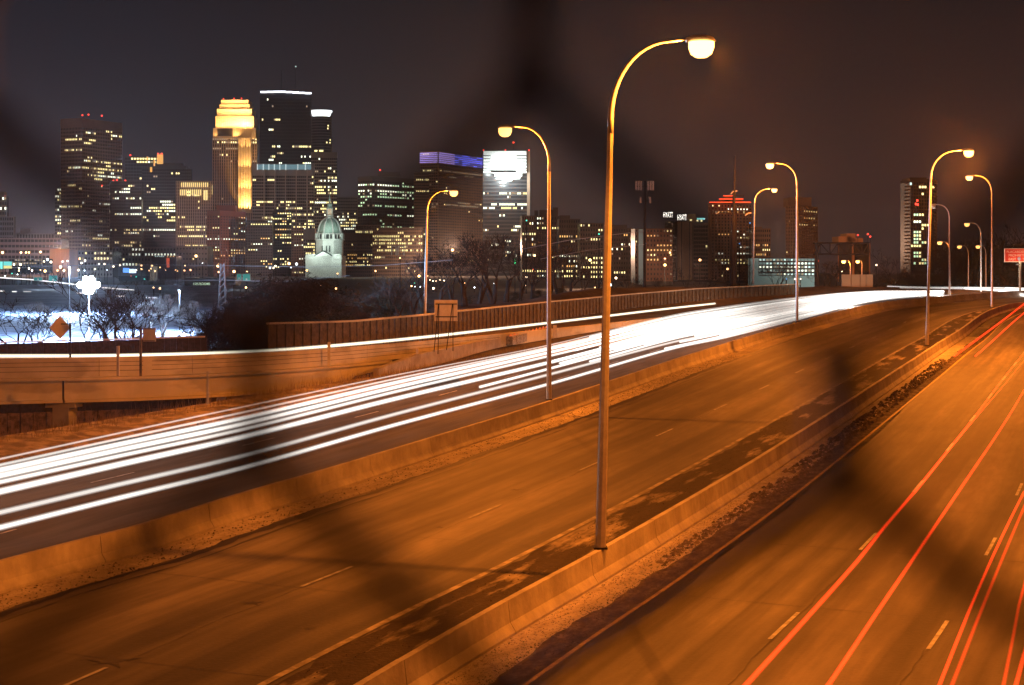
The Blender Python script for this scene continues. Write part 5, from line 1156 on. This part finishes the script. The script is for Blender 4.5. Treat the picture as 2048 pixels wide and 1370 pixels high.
# ---------------------------------------------------------------- distant lamps under the skyline
MB_ = {'o': M['sodsmall'], 'w': M['whsmall'], 'm': M['warmsmall'], 'g': emis('green_signal', (.05,1,.35), 2.2), 't': emis('teal_signal', (.1,.9,.6), 1.8), 'r': emis('red_lamp', (1,.1,.05), 3), 'b': emis('blue_lamp', (.1,.4,1), 2)}
CN = {'o': 'orange', 'w': 'white', 'm': 'warm white', 'g': 'green', 't': 'teal green', 'r': 'red', 'b': 'blue'}
LAMPS = [(5,505,'o',3.2),(42,505,'o',2.6),(52,505,'o',2.2),(58,505,'o',2.2),(81,504,'o',2.6),(28,529,'m',2.2),(41,529,'m',2.4),(38,536,'m',1.8),(38,541,'m',1.6),(58,537,'m',2.0),(64,541,'m',2.0),(90,542,'o',3.0),(81,540,'o',1.3),(115,541,'o',2.0),(125,523,'m',1.8),(88,523,'m',1.8),(95,519,'w',2.2),(102,524,'m',2.4),(121,534,'m',3.0),(128,541,'m',2.6),(135,522,'m',1.6),
 (157,540,'m',2.2),(159,518,'o',1.6),(163,526,'m',2.0),(169,541,'w',1.6),(190,538,'m',1.8),(170,521,'m',2.2),(198,528,'m',1.6),(209,528,'m',1.8),(214,540,'w',1.5),(227,533,'m',2.2),(240,530,'m',2.2),(35,549,'w',1.3),(24,547,'t',1.6),(10,552,'w',1.6),(138,535,'w',2.2),(140,600,'w',1.4),
 (283,531,'o',2.0),(283,538,'o',2.2),(273,540,'m',1.8),(304,531,'o',2.2),(302,537,'o',1.7),(298,541,'o',1.6),(320,535,'o',2.0),(310,542,'o',2.0),(331,540,'o',1.3),(351,540,'o',1.4),(307,575,'o',2.0),(320,577,'o',2.6),(262,552,'r',1.3),(272.5,553.5,'t',1.8),(289,558,'t',2.0),
 (370,531,'o',2.0),(369,541,'o',2.3),(381,540,'o',2.4),(355,542,'o',1.4),(435,532,'o',2.8),(437,544,'o',1.8),(468,543,'o',3.4),(494,543,'o',1.2),(540,536,'w',2.0),(547,536,'m',1.6),(551,532,'m',2.0),(405,526,'w',1.4),(578,527,'o',3.4),(593,528,'w',3.0),(614,541,'o',2.6),(675,547,'o',2.2),(641,571,'o',1.8),(672,577,'o',2.4),(492,575,'o',2.4),(537,578,'o',2.2),(582,535,'w',1.3),
 (751,542,'o',2.0),(838,552,'o',3.0),(823,572,'o',1.8),(825,567,'o',1.5),(829.5,566,'t',1.4),(840,573,'w',1.9),(830,573,'w',1.3),(867,577,'m',2.6),(856,552,'o',1.4),(872,562,'m',1.5),(880,560,'m',1.5),(888,561,'m',1.8),(929,566,'o',1.3),(949,575,'w',1.5),(988,567,'w',1.0),(1030,520,'g',3.0),(1030,526,'g',2.6),(1069,511,'o',2.8),(1053,554,'m',2.0),(1050,571,'m',2.2),(1047,576,'o',1.4),(1066,539,'r',1.4),
 (1221,570,'w',3.4),(1232,556,'m',2.6),(1340,505,'o',2.2),(1455,538,'o',2.8),(1330,517,'o',1.6),(1198,468,'t',2.0),(1291,487,'b',1.8),(1053,441,'t',2.0),(1590,558,'m',2.0),(1573,558,'b',1.4),(1601,558,'m',1.4),(1889,525,'w',1.3),(1903,522,'w',1.2),(1753,530,'m',1.8),(1684,543,'m',1.2),(1637,522,'r',1.2),(1479,487,'b',1.4),(1500,446,'b',1.4),
 (860,560,'m',1.3),(866,562,'m',1.3),(1190,575,'o',1.2),(800,516,'o',1.7)]
for (x, y, c, r_) in LAMPS:
    D = 640 if y < 562 else 380
    if 760 < x < 1260: D = 340 if y < 562 else 300
    if x > 1560: D = 380
    if c in 'gtb' and x > 1000: D = 300
    q = P(x, y, D); zb = terr(q.x, D); tall = q.z-zb > 1
    where = ('at the far left' if x < 75 else 'left of the floodlight' if x < 145 else 'above the dazzling floodlight' if x < 255 else 'right of the blue lit sign' if x < 360 else
             'near the pale lattice pole' if x < 520 else 'left of the domed church' if x < 605 else 'under the domed church' if x < 700 else 'at the foot of the ramp lamp' if x < 900 else
             'left of the second lamp post' if x < 1100 else 'beside the tallest lamp post' if x < 1260 else 'by the brick apartments at right' if x < 1350 else 'near the red neon tower' if x < 1520 else 'near the sign truss and the bend')
    lab = ('big ' if r_ >= 2.8 else 'tiny ' if r_ < 1.5 else '')+CN[c]+' light '+where
    cat = 'traffic light' if c in 'gt' else 'street lamp'; t = thing('traffic_light' if c in 'gt' else 'distant_lamp', lab, cat, (q.x, D, min(zb, q.z-1)), 'distant lights, '+where)
    rr_ = r_*D/F*.80
    b_ = B(); b_.ball((q.x, D, q.z), rr_, 8, 5); b_.build('lens', MB_[c], t, smooth=True)
    b_ = B(); b_.box(q.x-.09, q.x+.09, D+rr_+.02, D+rr_+.2, min(zb, q.z-1), q.z+rr_); b_.build('post', M['dsteel'], t)
    b_ = B(); b_.box(q.x-rr_*.7, q.x+rr_*.7, D-rr_*.5, D+rr_+.2, q.z+rr_*.9, q.z+rr_*1.15); b_.build('lamp_hood', M['dsteel'], t)
# far traffic streaks beyond the snow
def fstreak(label, pts, r, st):
    b_ = B(); b_.tube(cr_spline(pts, 20), r, 5); tag(b_.build('headlight_streak', emis('far_streak', (1,.95,.95), st)), label, 'light streak', 'thin far traffic streaks across the snow')
fstreak('long thin far streak crossing left of the floodlight', [P(-20,554,560), P(60,559,540), P(100,563,525), P(152,569,505)], .17, 1.6)
fstreak('continuation of the far streak right of the floodlight', [P(205,575,470), P(240,578,465), P(268,580,460)], .15, 1.2)
for x0, x1, y in ((0,9,582),(24,33,583),(47,62,583),(154,168,586),(232,249,592),(291,301,595),(304,314,595.5)):
    fstreak('short white light dash over the snow '+('at the left edge' if x0 < 70 else 'by the floodlight pole' if x0 < 200 else 'by the bare tree'), [P(x0,y,330), P(x1,y+.3,330)], .11, 1.3 if x0 != 47 else .5)

# ---------------------------------------------------------------- chain link fence just before the lens
D = .197; pxm = D/F
def kx(c): return (1075+c*585)       # knot columns in view
def kz(row, odd): return 70+row*1440+(730 if odd else 0)
t = thing('chain_link_fence', 'dark out of focus chain link fence close before the lens', 'fence', (0, D, CAMZ-.35))
rf = random.Random(12); jit = {}
def knot(c, r_):
    key = (c, r_)
    if key not in jit:
        jit[key] = (rf.uniform(-18, 18), rf.uniform(-25, 25))
    odd = c % 2 != 0; j = jit[key]
    x = kx(c)+j[0]; y = kz(r_, odd)+j[1]
    fx = {(-1,0): (512, 795), (1,0): (1685, 850), (0,0): (1062, 60), (0,1): (1010, 1500)}.get(key)
    if fx: x, y = fx
    return x, y
def fp(x, y, dy=0): return Vector(((x-CX)*pxm, D+dy, CAMZ-(y-HOR)*pxm))
rest = B()                             # the mesh runs on to both sides, out of view
for c in range(-50, 51):                # wire between knot columns c and c+1
    pts = []
    for r_ in (range(-7, 8) if abs(c) < 10 else range(-5, 6)):
        for cc, sgn in ((c, 1), (c+1, -1)) if c % 2 == 0 else ((c+1, -1), (c, 1)):
            x, y = knot(cc, r_); h = 85; off = 26*sgn*-1
            pts += [fp(x+off, y-h, .0012*sgn), fp(x+off*-.2, y, .0022*sgn*-1), fp(x+off, y+h, .0012*sgn)]
    if abs(c) < 10: b_ = B(); b_.tube(pts, .0026, 6); b_.build('wire', M['wire'], t, smooth=True)
    else: rest.tube(pts, .0026, 6)
tag(rest.build('outer_mesh', M['wire'], t, smooth=True), kind='stuff')

# ---------------------------------------------------------------- night haze
b_ = B(); b_.box(-4300, 4300, -140, 6500, -12, 262)
hz = b_.build('haze', None); tag(hz, 'thin winter night haze', kind='stuff')
m = bpy.data.materials.new('haze'); m.use_nodes = True; n_ = m.node_tree; n_.nodes.clear()
o = n_.nodes.new('ShaderNodeOutputMaterial'); v = n_.nodes.new('ShaderNodeVolumePrincipled'); n_.links.new(v.outputs[0], o.inputs['Volume'])
v.inputs['Color'].default_value = (.92,.93,.97,1); v.inputs['Density'].default_value = 0.00004; v.inputs['Anisotropy'].default_value = .82
hz.data.materials.append(m)

# things that still share a label get their place among their like
def _px(o):
    q = o.matrix_world.translation if o.parent else o.location
    if o.type == 'MESH' and o.data.vertices:
        vs = [v.co for v in o.data.vertices][::max(1, len(o.data.vertices)//40)]; q = vs[len(vs)//3]
    return CX+q[0]*F/max(q[1], 1)
by = {}
for ob in sc.objects:
    if ob.parent is None and 'category' in ob and 'label' in ob: by.setdefault(ob['label'], []).append(ob)
NUM = ['', 'leftmost', 'second', 'third', 'fourth', 'fifth', 'sixth', 'seventh', 'eighth', 'ninth', 'tenth', 'eleventh', 'twelfth', 'thirteenth', 'fourteenth', 'fifteenth', 'sixteenth', 'seventeenth', 'eighteenth', 'nineteenth', 'twentieth']
for lab, obs in by.items():
    if len(obs) > 1 and 'outside' not in lab:
        for i, ob in enumerate(sorted(obs, key=_px)):
            ob['label'] = (lab+', '+(NUM[1] if i == 0 else NUM[i+1]+' from the left' if i < 20 else 'one of the rightmost'))
